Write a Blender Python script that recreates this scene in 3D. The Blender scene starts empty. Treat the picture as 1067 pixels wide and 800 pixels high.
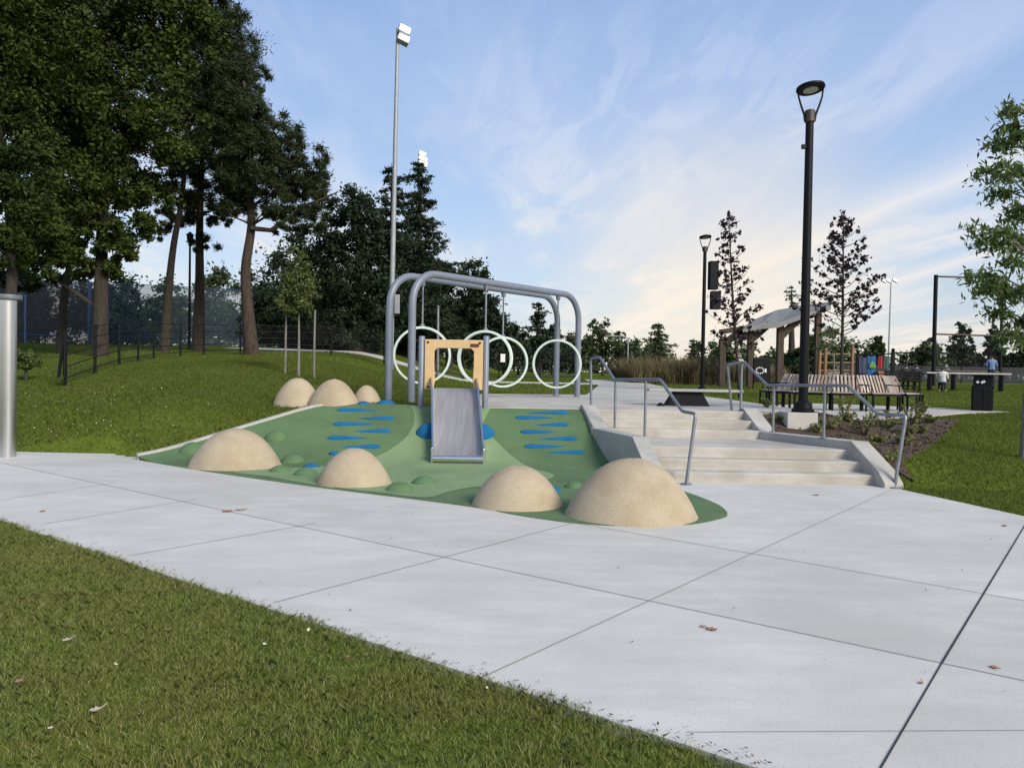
import bpy, bmesh, math, random
import numpy as np
from mathutils import Vector, Matrix, Euler
from mathutils.geometry import tessellate_polygon

random.seed(7)
RNG = np.random.default_rng(11)
R = math.radians
SC = bpy.context.scene
COL = SC.collection

# ------------------------------------------------------------------ camera
CAM_H, FPX, W0, H0 = 1.5, 800.0, 1067.0, 800.0
CROT = (Euler((R(90 - 1.0), 0, 0)).to_matrix() @ Matrix.Rotation(R(1.0), 3, 'Z'))
cam_d = bpy.data.cameras.new('camera')
cam = bpy.data.objects.new('camera', cam_d)
COL.objects.link(cam)
cam.matrix_world = Matrix.Translation((0, 0, CAM_H)) @ CROT.to_4x4()
cam_d.sensor_width = 36
cam_d.lens = 36 * FPX / W0
cam_d.clip_end = 3000
SC.camera = cam


def at(u, v, d):
    """point at distance d (along the ground) in the direction of photo pixel u, v"""
    w = CROT @ Vector(((u - W0 / 2) / FPX, (H0 / 2 - v) / FPX, -1))
    k = d / w.y
    return Vector((w.x * k, d, CAM_H + w.z * k))


def gnd(u, v, z=0.0):
    w = CROT @ Vector(((u - W0 / 2) / FPX, (H0 / 2 - v) / FPX, -1))
    k = (z - CAM_H) / w.z
    return (w.x * k, w.y * k)


def gx(u, d):
    """x of photo column u at distance d (at eye level)"""
    return at(u, 390, d).x


def gp(u, d):
    return (gx(u, d), d)


# ------------------------------------------------------------------ materials
def nd(t, typ, **kw):
    n = t.nodes.new(typ)
    for k, v in kw.items():
        setattr(n, k, v)
    return n


def mat(name, c1, c2=None, scale=4.0, rough=0.7, metal=0.0, bump=0.0, bscale=60.0, island=0.0,
        island_c=None, stretch=(1, 1, 1), detail=6.0, ramp=(0.35, 0.65), transl=0.0, speck=None, coat=0.0, spec=0.5,
        big=None, streak=None):
    m = bpy.data.materials.new(name)
    m.use_nodes = True
    t = m.node_tree
    t.nodes.clear()
    out = nd(t, 'ShaderNodeOutputMaterial')
    b = nd(t, 'ShaderNodeBsdfPrincipled')
    L = t.links.new
    b.inputs['Roughness'].default_value = rough
    b.inputs['Metallic'].default_value = metal
    b.inputs['Coat Weight'].default_value = coat
    b.inputs['Specular IOR Level'].default_value = spec
    L(b.outputs[0], out.inputs[0])
    tc = nd(t, 'ShaderNodeTexCoord')
    mp = nd(t, 'ShaderNodeMapping')
    mp.inputs['Scale'].default_value = stretch
    geo = nd(t, 'ShaderNodeNewGeometry')
    L(geo.outputs['Position'], mp.inputs[0])
    col = None
    if c2 is not None:
        nz = nd(t, 'ShaderNodeTexNoise')
        nz.inputs['Scale'].default_value = scale
        nz.inputs['Detail'].default_value = detail
        nz.inputs['Roughness'].default_value = 0.65
        L(mp.outputs[0], nz.inputs[0])
        rp = nd(t, 'ShaderNodeValToRGB')
        rp.color_ramp.elements[0].position = ramp[0]
        rp.color_ramp.elements[1].position = ramp[1]
        rp.color_ramp.elements[0].color = (*c1, 1)
        rp.color_ramp.elements[1].color = (*c2, 1)
        L(nz.outputs['Fac'], rp.inputs[0])
        col = rp.outputs[0]
    else:
        rgb = nd(t, 'ShaderNodeRGB')
        rgb.outputs[0].default_value = (*c1, 1)
        col = rgb.outputs[0]
    if big is not None:                      # a second, larger patchiness: (colour, scale, lo, hi, amount)
        nz = nd(t, 'ShaderNodeTexNoise')
        nz.inputs['Scale'].default_value = big[1]
        nz.inputs['Detail'].default_value = 5
        L(geo.outputs['Position'], nz.inputs[0])
        mr = nd(t, 'ShaderNodeMapRange')
        mr.inputs[1].default_value, mr.inputs[2].default_value = big[2], big[3]
        mr.inputs[4].default_value = big[4]
        L(nz.outputs['Fac'], mr.inputs[0])
        mx = nd(t, 'ShaderNodeMix', data_type='RGBA')
        L(mr.outputs[0], mx.inputs[0])
        L(col, mx.inputs[6])
        mx.inputs[7].default_value = (*big[0], 1)
        col = mx.outputs[2]
    if streak is not None:                   # brushed or worn streaks: (colour, (sx, sy, sz), amount)
        m2 = nd(t, 'ShaderNodeMapping')
        m2.inputs['Scale'].default_value = streak[1]
        m2.inputs['Rotation'].default_value = (0, 0, .45)
        L(geo.outputs['Position'], m2.inputs[0])
        nz = nd(t, 'ShaderNodeTexNoise')
        nz.inputs['Scale'].default_value = 1.0
        nz.inputs['Detail'].default_value = 7
        nz.inputs['Roughness'].default_value = .7
        L(m2.outputs[0], nz.inputs[0])
        mr = nd(t, 'ShaderNodeMapRange')
        mr.inputs[1].default_value, mr.inputs[2].default_value = .42, .72
        mr.inputs[4].default_value = streak[2]
        L(nz.outputs['Fac'], mr.inputs[0])
        mx = nd(t, 'ShaderNodeMix', data_type='RGBA')
        L(mr.outputs[0], mx.inputs[0])
        L(col, mx.inputs[6])
        mx.inputs[7].default_value = (*streak[0], 1)
        col = mx.outputs[2]
    if speck is not None:                    # fine grains: (colour, scale, threshold, amount)
        nz = nd(t, 'ShaderNodeTexNoise')
        nz.inputs['Scale'].default_value = speck[1]
        nz.inputs['Detail'].default_value = 2
        L(geo.outputs['Position'], nz.inputs[0])
        mr = nd(t, 'ShaderNodeMapRange')
        mr.inputs[1].default_value, mr.inputs[2].default_value = speck[2], speck[2] + 0.1
        mr.inputs[4].default_value = speck[3]
        L(nz.outputs['Fac'], mr.inputs[0])
        mx = nd(t, 'ShaderNodeMix', data_type='RGBA')
        L(mr.outputs[0], mx.inputs[0])
        L(col, mx.inputs[6])
        mx.inputs[7].default_value = (*speck[0], 1)
        col = mx.outputs[2]
    if island_c is not None:
        rp = nd(t, 'ShaderNodeValToRGB')
        rp.color_ramp.elements[0].color = (*island_c[0], 1)
        rp.color_ramp.elements[1].color = (*island_c[-1], 1)
        for i, cc in enumerate(island_c[1:-1]):
            e = rp.color_ramp.elements.new((i + 1) / (len(island_c) - 1))
            e.color = (*cc, 1)
        L(geo.outputs['Random Per Island'], rp.inputs[0])
        mx = nd(t, 'ShaderNodeMix', data_type='RGBA')
        mx.inputs[0].default_value = island
        L(col, mx.inputs[6])
        L(rp.outputs[0], mx.inputs[7])
        col = mx.outputs[2]
    L(col, b.inputs['Base Color'])
    if bump:
        nz = nd(t, 'ShaderNodeTexNoise')
        nz.inputs['Scale'].default_value = bscale
        nz.inputs['Detail'].default_value = 5
        L(mp.outputs[0], nz.inputs[0])
        bp = nd(t, 'ShaderNodeBump')
        bp.inputs['Strength'].default_value = bump
        bp.inputs['Distance'].default_value = 0.02
        L(nz.outputs['Fac'], bp.inputs['Height'])
        L(bp.outputs[0], b.inputs['Normal'])
    if transl:
        tr = nd(t, 'ShaderNodeBsdfTranslucent')
        L(col, tr.inputs[0])
        ms = nd(t, 'ShaderNodeMixShader')
        ms.inputs[0].default_value = transl
        L(b.outputs[0], ms.inputs[1])
        L(tr.outputs[0], ms.inputs[2])
        L(ms.outputs[0], out.inputs[0])
    return m


def mat_mesh(name, c, cover):
    """wire mesh seen from far: a steady share of wire, the rest open"""
    m = mat(name, c, rough=0.6)
    t = m.node_tree
    out = next(n for n in t.nodes if n.type == 'OUTPUT_MATERIAL')
    b = next(n for n in t.nodes if n.type == 'BSDF_PRINCIPLED')
    tr = nd(t, 'ShaderNodeBsdfTransparent')
    ms = nd(t, 'ShaderNodeMixShader')
    ms.inputs[0].default_value = cover
    t.links.new(tr.outputs[0], ms.inputs[1])
    t.links.new(b.outputs[0], ms.inputs[2])
    t.links.new(ms.outputs[0], out.inputs[0])
    return m


def mat_emit(name, c, s):
    m = mat(name, c)
    b = next(n for n in m.node_tree.nodes if n.type == 'BSDF_PRINCIPLED')
    b.inputs['Emission Color'].default_value = (*c, 1)
    b.inputs['Emission Strength'].default_value = s
    return m


MT = dict(
    lawn=mat('lawn_soil', (.075, .105, .014), (.12, .15, .026), scale=1.3, rough=.95, bump=.5, bscale=40, ramp=(.3, .7),
             big=((.13, .12, .042), .35, .52, .75, .5), speck=((.03, .045, .008), 18, .5, .5), spec=0.0),
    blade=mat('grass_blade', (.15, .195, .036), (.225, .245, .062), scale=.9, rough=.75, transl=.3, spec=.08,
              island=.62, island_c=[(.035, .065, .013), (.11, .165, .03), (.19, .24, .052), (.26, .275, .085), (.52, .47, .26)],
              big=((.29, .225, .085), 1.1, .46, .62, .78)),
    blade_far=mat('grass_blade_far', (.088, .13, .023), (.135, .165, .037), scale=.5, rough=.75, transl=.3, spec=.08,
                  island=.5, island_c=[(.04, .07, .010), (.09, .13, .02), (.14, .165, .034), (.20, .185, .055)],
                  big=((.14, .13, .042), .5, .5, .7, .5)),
    pave=mat('concrete_pavement', (.485, .468, .418), (.60, .582, .526), scale=1.6, rough=.85, bump=.14, bscale=90, detail=10,
             stretch=(1, 2.2, 1), ramp=(.36, .64), big=((.42, .395, .34), .7, .45, .64, .7), speck=((.30, .28, .24), 75, .58, .6), streak=((.40, .385, .35), (1.1, 7, 1), .5), island=.3,
             island_c=[(.45, .44, .40), (.56, .55, .51), (.63, .62, .575)]),
    stair=mat('concrete_stairs', (.39, .365, .315), (.50, .47, .41), scale=2.2, rough=.85, bump=.25, bscale=80,
              stretch=(1, 1, 3), big=((.31, .28, .225), 1.3, .48, .68, .6), speck=((.36, .33, .29), 40, .58, .4)),
    wallc=mat('concrete_wall', (.35, .335, .295), (.45, .43, .385), scale=1.8, rough=.85, bump=.2, bscale=70,
              big=((.34, .34, .33), .9, .5, .72, .5), speck=((.3, .3, .3), 45, .6, .35)),
    joint=mat('pavement_joint', (.24, .225, .20), rough=.95),
    joint_dark=mat('expansion_joint', (.02, .02, .022), rough=.95),
    rub=mat('rubber_dark_green', (.102, .178, .076), (.125, .205, .092), scale=2, rough=.85, spec=.25, bump=.5, bscale=110,
            speck=((.05, .085, .035), 95, .52, .65), big=((.078, .118, .055), 1.1, .48, .68, .6), streak=((.14, .19, .10), (3, 3, 3), .35)),
    rub_l=mat('rubber_light_green', (.20, .292, .142), (.235, .33, .168), scale=2, rough=.85, spec=.25, bump=.5, bscale=110,
              speck=((.11, .17, .07), 95, .52, .65), big=((.14, .20, .095), 1.1, .48, .68, .6), streak=((.24, .29, .16), (3, 3, 3), .35)),
    tan=mat('rubber_tan', (.40, .325, .215), (.47, .39, .27), scale=2.5, rough=.85, bump=.6, bscale=120,
            speck=((.27, .20, .12), 110, .54, .6), big=((.33, .245, .145), 1.8, .47, .66, .65)),
    bump=mat('rubber_mid_green', (.085, .16, .065), (.105, .185, .08), scale=3, rough=.8, bump=.4, bscale=160,
             speck=((.05, .10, .04), 140, .54, .6)),
    blue=mat('rubber_blue', (.012, .115, .25), (.018, .15, .31), scale=3, rough=.85, spec=.15, bump=.5, bscale=120,
             speck=((.006, .06, .15), 100, .54, .6)),
    galv=mat('galvanised_steel', (.20, .21, .23), (.27, .28, .30), scale=9, rough=.45, metal=.55, bump=.08, bscale=40),
    pipe=mat('grey_painted_pipe', (.155, .175, .215), (.18, .20, .24), scale=5, rough=.42, spec=.5, bump=.05, bscale=50),
    steel=mat('brushed_stainless', (.62, .61, .60), (.74, .73, .71), scale=3, rough=.28, metal=1, stretch=(8, 8, .3)),
    slide=mat('slide_stainless', (.30, .285, .275), (.39, .375, .36), scale=2.5, rough=.5, metal=.5, stretch=(6, .5, .5), bump=.03, bscale=8),
    mint=mat('mint_white_paint', (.54, .63, .56), (.61, .68, .62), scale=4, rough=.4),
    panel=mat('sandy_yellow_board', (.55, .37, .18), (.60, .41, .21), scale=7, rough=.5, bump=.06, bscale=90),
    plate=mat('dark_red_plate', (.10, .02, .015), rough=.5),
    black=mat('black_metal', (.004, .004, .005), (.007, .007, .008), scale=8, rough=.5, spec=.18),
    blackm=mat('black_plastic', (.006, .006, .008), (.010, .010, .012), scale=5, rough=.7, spec=.2, bump=.1, bscale=60),
    navy=mat('navy_metal', (.02, .03, .075), (.03, .04, .09), scale=6, rough=.5),
    bluep=mat('blue_fence_paint', (.02, .055, .14), (.03, .07, .17), scale=6, rough=.5),
    lens=mat('lamp_glass', (.5, .5, .46), rough=.3),
    flood=mat_emit('floodlight_glass', (.95, .93, .86), 1.0),
    bronze=mat('dark_bronze', (.05, .035, .03), (.07, .05, .04), scale=9, rough=.5, metal=.3),
    polegrey=mat('weathered_grey_pole', (.26, .27, .29), (.33, .34, .35), scale=3, rough=.55, metal=.3),
    wood=mat('bench_slat_wood', (.30, .22, .18), (.48, .40, .35), scale=4, rough=.7, stretch=(2, 2, .4), bump=.1,
             island=.55, island_c=[(.22, .15, .12), (.42, .34, .29), (.58, .53, .49)]),
    timber=mat('pavilion_timber', (.035, .021, .014), (.06, .037, .024), scale=3, rough=.75, stretch=(4, 4, .4), bump=.15, bscale=30),
    orange=mat('orange_timber', (.20, .105, .05), (.25, .14, .07), scale=4, rough=.7, stretch=(3, 3, .5), bump=.1),
    roof=mat('grey_roof_metal', (.20, .195, .19), (.25, .245, .235), scale=1.2, rough=.85, spec=.15, stretch=(6, 1, 1)),
    bark=mat('brown_bark', (.018, .014, .010), (.052, .040, .030), scale=6, rough=.95, stretch=(3, 3, .5), bump=.9, bscale=14),
    bark_red=mat('reddish_pine_bark', (.022, .015, .010), (.066, .044, .032), scale=5, rough=.95, stretch=(3, 3, .6), bump=.9, bscale=12),
    bark_grey=mat('pale_grey_bark', (.13, .12, .10), (.22, .20, .17), scale=8, rough=.9, stretch=(3, 3, .6), bump=.5, bscale=30),
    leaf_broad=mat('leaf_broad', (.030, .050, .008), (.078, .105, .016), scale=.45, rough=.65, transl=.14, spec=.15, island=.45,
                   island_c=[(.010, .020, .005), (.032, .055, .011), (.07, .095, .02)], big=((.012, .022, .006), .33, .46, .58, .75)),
    leaf_pine=mat('leaf_pine', (.021, .034, .009), (.037, .052, .014), scale=.5, rough=.65, transl=.15, spec=.25, island=.5,
                  island_c=[(.013, .024, .01), (.026, .042, .016), (.05, .055, .022)]),
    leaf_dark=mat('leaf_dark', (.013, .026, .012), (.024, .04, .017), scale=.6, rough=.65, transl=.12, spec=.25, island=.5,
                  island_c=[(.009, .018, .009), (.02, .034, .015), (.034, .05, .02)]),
    leaf_yellow=mat('leaf_yellow_green', (.075, .10, .022), (.105, .13, .03), scale=1, rough=.6, transl=.3, island=.5,
                    island_c=[(.05, .075, .016), (.09, .12, .026), (.13, .15, .04)]),
    leaf_plum=mat('leaf_plum', (.020, .009, .012), (.034, .014, .017), scale=2, rough=.55, transl=.12, island=.5,
                  island_c=[(.010, .005, .008), (.022, .010, .013), (.05, .02, .022)]),
    leaf_willow=mat('leaf_willow', (.075, .125, .028), (.12, .17, .042), scale=1.5, rough=.5, transl=.45, island=.55,
                    island_c=[(.045, .08, .02), (.10, .155, .035), (.19, .235, .07)]),
    leaf_mid=mat('leaf_mid', (.035, .058, .018), (.06, .085, .028), scale=.5, rough=.6, transl=.25, island=.5,
                 island_c=[(.022, .042, .014), (.05, .075, .024), (.08, .1, .034)]),
    straw=mat('dry_straw', (.12, .105, .045), (.19, .15, .07), scale=1, rough=.8, transl=.3, island=.6,
              island_c=[(.06, .065, .025), (.15, .115, .055), (.24, .18, .10), (.12, .14, .04)]),
    mulch=mat('bark_mulch', (.032, .022, .012), (.085, .058, .032), scale=22, rough=.95, bump=1.0, bscale=35, ramp=(.35, .62),
              speck=((.12, .075, .05), 60, .6, .7)),
    chip=mat('mulch_chip', (.05, .028, .018), rough=.9, island=.9,
             island_c=[(.025, .014, .01), (.06, .032, .02), (.11, .062, .04), (.17, .11, .075)]),
    shrubleaf=mat('shrub_leaf', (.15, .17, .045), (.22, .22, .07), scale=3, rough=.55, transl=.35, island=.6,
                  island_c=[(.09, .12, .03), (.20, .21, .055), (.34, .30, .11)]),
    dead=mat('dead_leaf', (.22, .10, .05), (.34, .19, .10), scale=20, rough=.8),
    pale_leaf=mat('pale_dead_leaf', (.40, .31, .23), (.50, .41, .32), scale=20, rough=.8),
    petal=mat('petal', (.65, .6, .45), rough=.8),
    white=mat('white_board', (.72, .72, .72), rough=.5),
    green=mat('green_board', (.03, .25, .06), rough=.5),
    red=mat('red_cloth', (.26, .015, .02), rough=.8),
    bluecloth=mat('blue_cloth', (.012, .09, .24), rough=.8),
    limecloth=mat('lime_print', (.10, .22, .04), rough=.8),
    teal=mat('teal_cloth', (.03, .09, .085), rough=.8),
    skin=mat('skin', (.42, .25, .17), rough=.6),
    hair=mat('dark_hair', (.015, .012, .01), rough=.7),
    shirt_b=mat('blue_shirt', (.13, .19, .36), rough=.85),
    shirt_w=mat('white_shirt', (.62, .62, .6), rough=.85),
    shirt_k=mat('black_shirt', (.016, .016, .02), rough=.85),
    trouser_k=mat('dark_trousers', (.016, .017, .026), rough=.85),
    trouser_p=mat('purple_trousers', (.05, .025, .11), rough=.85),
    meshf=mat_mesh('chain_link_black', (.006, .007, .008), .10),
    screen=mat_mesh('court_windscreen', (.006, .008, .016), .8),
    screen_b=mat_mesh('court_netting_blue', (.008, .030, .05), .5),
    court=mat('court_surface', (.30, .30, .29), (.36, .36, .35), scale=.5, rough=.9),
)


# ------------------------------------------------------------------ mesh helpers
class MB:
    def __init__(s):
        s.v, s.f, s.m = [], [], []

    def add(s, vs, fs, mi=0):
        o = len(s.v)
        s.v += [Vector(p) for p in vs]
        s.f += [tuple(i + o for i in f) for f in fs]
        s.m += [mi] * len(fs)
        return s

    def box(s, c, size, rz=0.0, rot=None, mi=0):
        hx, hy, hz = size[0] / 2, size[1] / 2, size[2] / 2
        M = rot if rot is not None else Matrix.Rotation(rz, 3, 'Z')
        vs = [Vector(c) + M @ Vector((x, y, z)) for x in (-hx, hx) for y in (-hy, hy) for z in (-hz, hz)]
        return s.add(vs, [(0, 1, 3, 2), (4, 6, 7, 5), (0, 4, 5, 1), (2, 3, 7, 6), (0, 2, 6, 4), (1, 5, 7, 3)], mi)

    def bar(s, a, b, w, h, mi=0, up=(0, 0, 1)):
        a, b = Vector(a), Vector(b)
        d = (b - a)
        ln = d.length
        y = d.normalized()
        x = y.cross(Vector(up))
        if x.length < 1e-4:
            x = Vector((1, 0, 0))
        x.normalize()
        z = x.cross(y)
        M = Matrix((x, y, z)).transposed()
        return s.box((a + b) / 2, (w, ln, h), rot=M, mi=mi)

    def tube(s, pts, r, n=10, cap=True, mi=0):
        pts = [Vector(p) for p in pts]
        if not isinstance(r, (list, tuple)):
            r = [r] * len(pts)
        tans = []
        for i in range(len(pts)):
            a = pts[max(0, i - 1)]
            b = pts[min(len(pts) - 1, i + 1)]
            tans.append((b - a).normalized())
        nrm = tans[0].orthogonal().normalized()
        vs, fs = [], []
        for i, p in enumerate(pts):
            nrm = (nrm - tans[i] * nrm.dot(tans[i]))
            nrm.normalize()
            bn = tans[i].cross(nrm)
            for k in range(n):
                a = 2 * math.pi * k / n
                vs.append(p + (nrm * math.cos(a) + bn * math.sin(a)) * r[i])
        for i in range(len(pts) - 1):
            for k in range(n):
                k2 = (k + 1) % n
                fs.append((i * n + k, i * n + k2, (i + 1) * n + k2, (i + 1) * n + k))
        if cap:
            fs.append(tuple(range(n - 1, -1, -1)))
            fs.append(tuple((len(pts) - 1) * n + k for k in range(n)))
        return s.add(vs, fs, mi)

    def lathe(s, prof, c, n=24, mi=0):
        vs, fs = [], []
        for (r, z) in prof:
            for k in range(n):
                a = 2 * math.pi * k / n
                vs.append((c[0] + r * math.cos(a), c[1] + r * math.sin(a), c[2] + z))
        for i in range(len(prof) - 1):
            for k in range(n):
                k2 = (k + 1) % n
                fs.append((i * n + k, i * n + k2, (i + 1) * n + k2, (i + 1) * n + k))
        fs.append(tuple(range(n - 1, -1, -1)))
        fs.append(tuple((len(prof) - 1) * n + k for k in range(n)))
        return s.add(vs, fs, mi)

    def hull_prism(s, lower, upper, mi=0):
        """two matching rings of points joined by sides"""
        n = len(lower)
        fs = [tuple(range(n - 1, -1, -1)), tuple(n + k for k in range(n))]
        for k in range(n):
            k2 = (k + 1) % n
            fs.append((k, k2, n + k2, n + k))
        return s.add(list(lower) + list(upper), fs, mi)

    def build(s, name, m, parent=None, smooth=None, bevel=0.0, seg=2, recalc=True):
        me = bpy.data.meshes.new(name)
        off = Vector((0, 0, 0))
        p = parent
        while p is not None:
            off += p.location
            p = p.parent
        me.from_pydata([tuple(v - off) for v in s.v], [], s.f)
        for mm in (m if isinstance(m, (list, tuple)) else [m]):
            me.materials.append(mm)
        if any(s.m):
            me.polygons.foreach_set('material_index', s.m)
        if recalc:
            bm = bmesh.new()
            bm.from_mesh(me)
            bmesh.ops.recalc_face_normals(bm, faces=bm.faces)
            bm.to_mesh(me)
            bm.free()
        if smooth is not None:
            me.polygons.foreach_set('use_smooth', [True] * len(me.polygons))
            me.set_sharp_from_angle(angle=R(smooth))
        me.update()
        o = bpy.data.objects.new(name, me)
        COL.objects.link(o)
        o.parent = parent
        if bevel:
            b = o.modifiers.new('edge', 'BEVEL')
            b.width = bevel
            b.segments = seg
            b.limit_method = 'ANGLE'
        return o


def tag(o, label=None, cat=None, group=None, kind=None):
    if label:
        o['label'] = label
    if cat:
        o['category'] = cat
    if group:
        o['group'] = group
    if kind:
        o['kind'] = kind
    return o


def thing(name, label, cat, loc=(0, 0, 0), group=None):
    o = bpy.data.objects.new(name, None)
    COL.objects.link(o)
    o.location = loc
    o.empty_display_size = .2
    return tag(o, label, cat, group)


def copy_tree(o, parent=None):
    c = o.copy()
    COL.objects.link(c)
    c.parent = parent
    for ch in list(o.children):
        copy_tree(ch, c)
    return c


def raw_mesh(name, co, loops_per, m, parent=None, mi=None):
    """fast mesh of equal polygons: co (n*loops_per, 3)"""
    nv = len(co)
    nf = nv // loops_per
    me = bpy.data.meshes.new(name)
    off = Vector((0, 0, 0))
    p = parent
    while p is not None:
        off += p.location
        p = p.parent
    co = np.asarray(co, np.float32) - np.array(off, np.float32)
    me.vertices.add(nv)
    me.vertices.foreach_set('co', co.ravel())
    me.loops.add(nv)
    me.loops.foreach_set('vertex_index', np.arange(nv, dtype=np.int32))
    me.polygons.add(nf)
    me.polygons.foreach_set('loop_start', np.arange(0, nv, loops_per, dtype=np.int32))
    me.update(calc_edges=True)
    me.validate()
    for mm in (m if isinstance(m, (list, tuple)) else [m]):
        me.materials.append(mm)
    o = bpy.data.objects.new(name, me)
    COL.objects.link(o)
    o.parent = parent
    return o


def inpoly(P, poly):
    x, y = P[:, 0], P[:, 1]
    r = np.zeros(len(P), bool)
    n = len(poly)
    for i in range(n):
        x1, y1 = poly[i]
        x2, y2 = poly[(i + 1) % n]
        c = ((y1 > y) != (y2 > y)) & (x < (x2 - x1) * (y - y1) / (y2 - y1 + 1e-12) + x1)
        r ^= c
    return r


def smooth_loop(pts, sub=6):
    out = []
    n = len(pts)
    for i in range(n):
        p0, p1, p2, p3 = (np.array(pts[(i + k - 1) % n]) for k in range(4))
        for j in range(sub):
            t = j / sub
            out.append(tuple(.5 * ((2 * p1) + (-p0 + p2) * t + (2 * p0 - 5 * p1 + 4 * p2 - p3) * t * t + (-p0 + 3 * p1 - 3 * p2 + p3) * t ** 3)))
    return out


def smooth_line(pts, sub=6):
    out = []
    n = len(pts)
    for i in range(n - 1):
        p0, p1, p2, p3 = (np.array(pts[min(max(i + k - 1, 0), n - 1)]) for k in range(4))
        for j in range(sub):
            t = j / sub
            out.append(tuple(.5 * ((2 * p1) + (-p0 + p2) * t + (2 * p0 - 5 * p1 + 4 * p2 - p3) * t * t + (-p0 + 3 * p1 - 3 * p2 + p3) * t ** 3)))
    out.append(tuple(pts[-1]))
    return out


def sheet(name, poly, zf, m, step=.5, skirt=.0, kind='structure', parent=None, smooth=True):
    """polygon sheet draped on the height function zf, its rim taken down by skirt"""
    bm = bmesh.new()
    vs = [bm.verts.new((p[0], p[1], 0)) for p in poly]
    bm.faces.new(vs)
    xs = [p[0] for p in poly]
    ys = [p[1] for p in poly]
    if step:
        for ax, lo, hi in ((0, min(xs), max(xs)), (1, min(ys), max(ys))):
            k = math.ceil(lo / step) * step
            while k < hi:
                co = [0, 0, 0]
                no = [0, 0, 0]
                co[ax] = k + .00137
                no[ax] = 1
                bmesh.ops.bisect_plane(bm, geom=bm.verts[:] + bm.edges[:] + bm.faces[:], plane_co=co, plane_no=no)
                k += step
    bmesh.ops.triangulate(bm, faces=bm.faces)
    for v in bm.verts:
        v.co.z = zf(v.co.x, v.co.y)
    bmesh.ops.recalc_face_normals(bm, faces=bm.faces)
    if sum(f.normal.z for f in bm.faces) < 0:
        bmesh.ops.reverse_faces(bm, faces=bm.faces)
    for f in bm.faces:
        f.smooth = smooth
    if skirt:
        be = [e for e in bm.edges if e.is_boundary]
        g = bmesh.ops.extrude_edge_only(bm, edges=be)
        for v in [q for q in g['geom'] if isinstance(q, bmesh.types.BMVert)]:
            v.co.z -= skirt
        for f in [q for q in g['geom'] if isinstance(q, bmesh.types.BMFace)]:
            f.smooth = False
    me = bpy.data.meshes.new(name)
    bm.to_mesh(me)
    bm.free()
    me.materials.append(m)
    me.set_sharp_from_angle(angle=R(50))
    o = bpy.data.objects.new(name, me)
    COL.objects.link(o)
    o.parent = parent
    if kind:
        o['kind'] = kind
    return o


# ------------------------------------------------------------------ the lie of the land
def sstep(a, b, x):
    t = np.clip((np.asarray(x, float) - a) / (b - a), 0, 1)
    return t * t * (3 - 2 * t)


LX, LZ = [-99, 12.25, 13.7, 16, 19, 25, 35, 45, 60, 200, 600], [0, 0, .72, 1.1, 1.45, 1.75, 2.2, 2.6, 2.9, 3.2, 3.5]
CX_, CZ_ = [-99, 10.35, 11.3, 12.9, 13.7, 14.3, 25, 40, 60, 600], [0, 0, .33, .5, .80, .83, .86, 1.0, 1.1, 1.5]
RX_, RZ_ = [-99, 10.3, 12, 14.5, 16, 19, 22, 26, 40, 60, 600], [0, 0, .20, .48, .60, .62, .58, .70, 1.02, 1.1, 1.5]


def T(x, y):
    x = np.asarray(x, float)
    y = np.asarray(y, float)
    # the back edge of the path bends away on the left
    yl = y - np.clip((-7.0 - x) * .42, 0, 8)
    yl = np.where(y > 22, y - np.clip((-7.0 - x) * .42, 0, 8) * np.clip((40 - y) / 18, 0, 1), yl)
    hl = np.interp(yl, LX, LZ)
    hc = np.interp(y, CX_, CZ_)
    hr = np.interp(y, RX_, RZ_)
    wl = 1 - sstep(-8, -1.2, x) * sstep(13.5, 18, y) - sstep(-3.6, -3.0, x) * (1 - sstep(13.5, 18, y))
    wr = sstep(5.2, 7.6, x)
    return hl * wl + (1 - wl) * (hc * (1 - wr) + hr * wr)


def Tf(x, y, dz=0.0):
    return float(T(x, y)) + dz


# key ground points
FRONT_A, FRONT_B = gnd(0, 542), gnd(790, 800)
fd = np.array(FRONT_B) - np.array(FRONT_A)
FRONT_A2 = tuple(np.array(FRONT_A) - fd * 1.5)
FRONT_B2 = tuple(np.array(FRONT_B) + fd * .6)
BACK = [gnd(150, 476), gnd(120, 472), gnd(60, 470.5), gnd(20, 470)]
RIGHT_A, RIGHT_B = gnd(938, 509.5), gnd(1067, 537.5)
rd = np.array(RIGHT_B) - np.array(RIGHT_A)
RIGHT_C = tuple(np.array(RIGHT_B) + rd * 4.5)

pave_poly = [FRONT_A2, FRONT_A, FRONT_B, FRONT_B2, RIGHT_C, RIGHT_B, RIGHT_A,
             (5.2, 11.2), (1.6, 12.2), (-4, 12.4)] + BACK + [(-13, 15.2), (-19, 17.8)]
front_n = np.array((-fd[1], fd[0]))
front_n /= np.linalg.norm(front_n)           # points away from the near lawn


def front_dist(P):
    return (P - np.array(FRONT_A)) @ front_n


pv_ = sheet('pavement', pave_poly, lambda x, y: 0.0, MT['pave'], step=0, skirt=.15)
bm = bmesh.new()                                   # the slabs were cast one by one: part them along the long joints
bm.from_mesh(pv_.data)
for (p_, q_) in (((0, 482), (1085, 713)), ((502, 706), (928, 510.5)), ((1072, 541), (918, 800)), ((600, 545), (1080, 628))):
    p_, q_ = Vector((*gnd(*p_), 0)), Vector((*gnd(*q_), 0))
    dd_ = q_ - p_
    g_ = bmesh.ops.bisect_plane(bm, geom=bm.verts[:] + bm.edges[:] + bm.faces[:], plane_co=p_, plane_no=(-dd_.y, dd_.x, 0))
    bmesh.ops.split_edges(bm, edges=[e for e in g_['geom_cut'] if isinstance(e, bmesh.types.BMEdge)])
bm.to_mesh(pv_.data)
bm.free()


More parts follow.
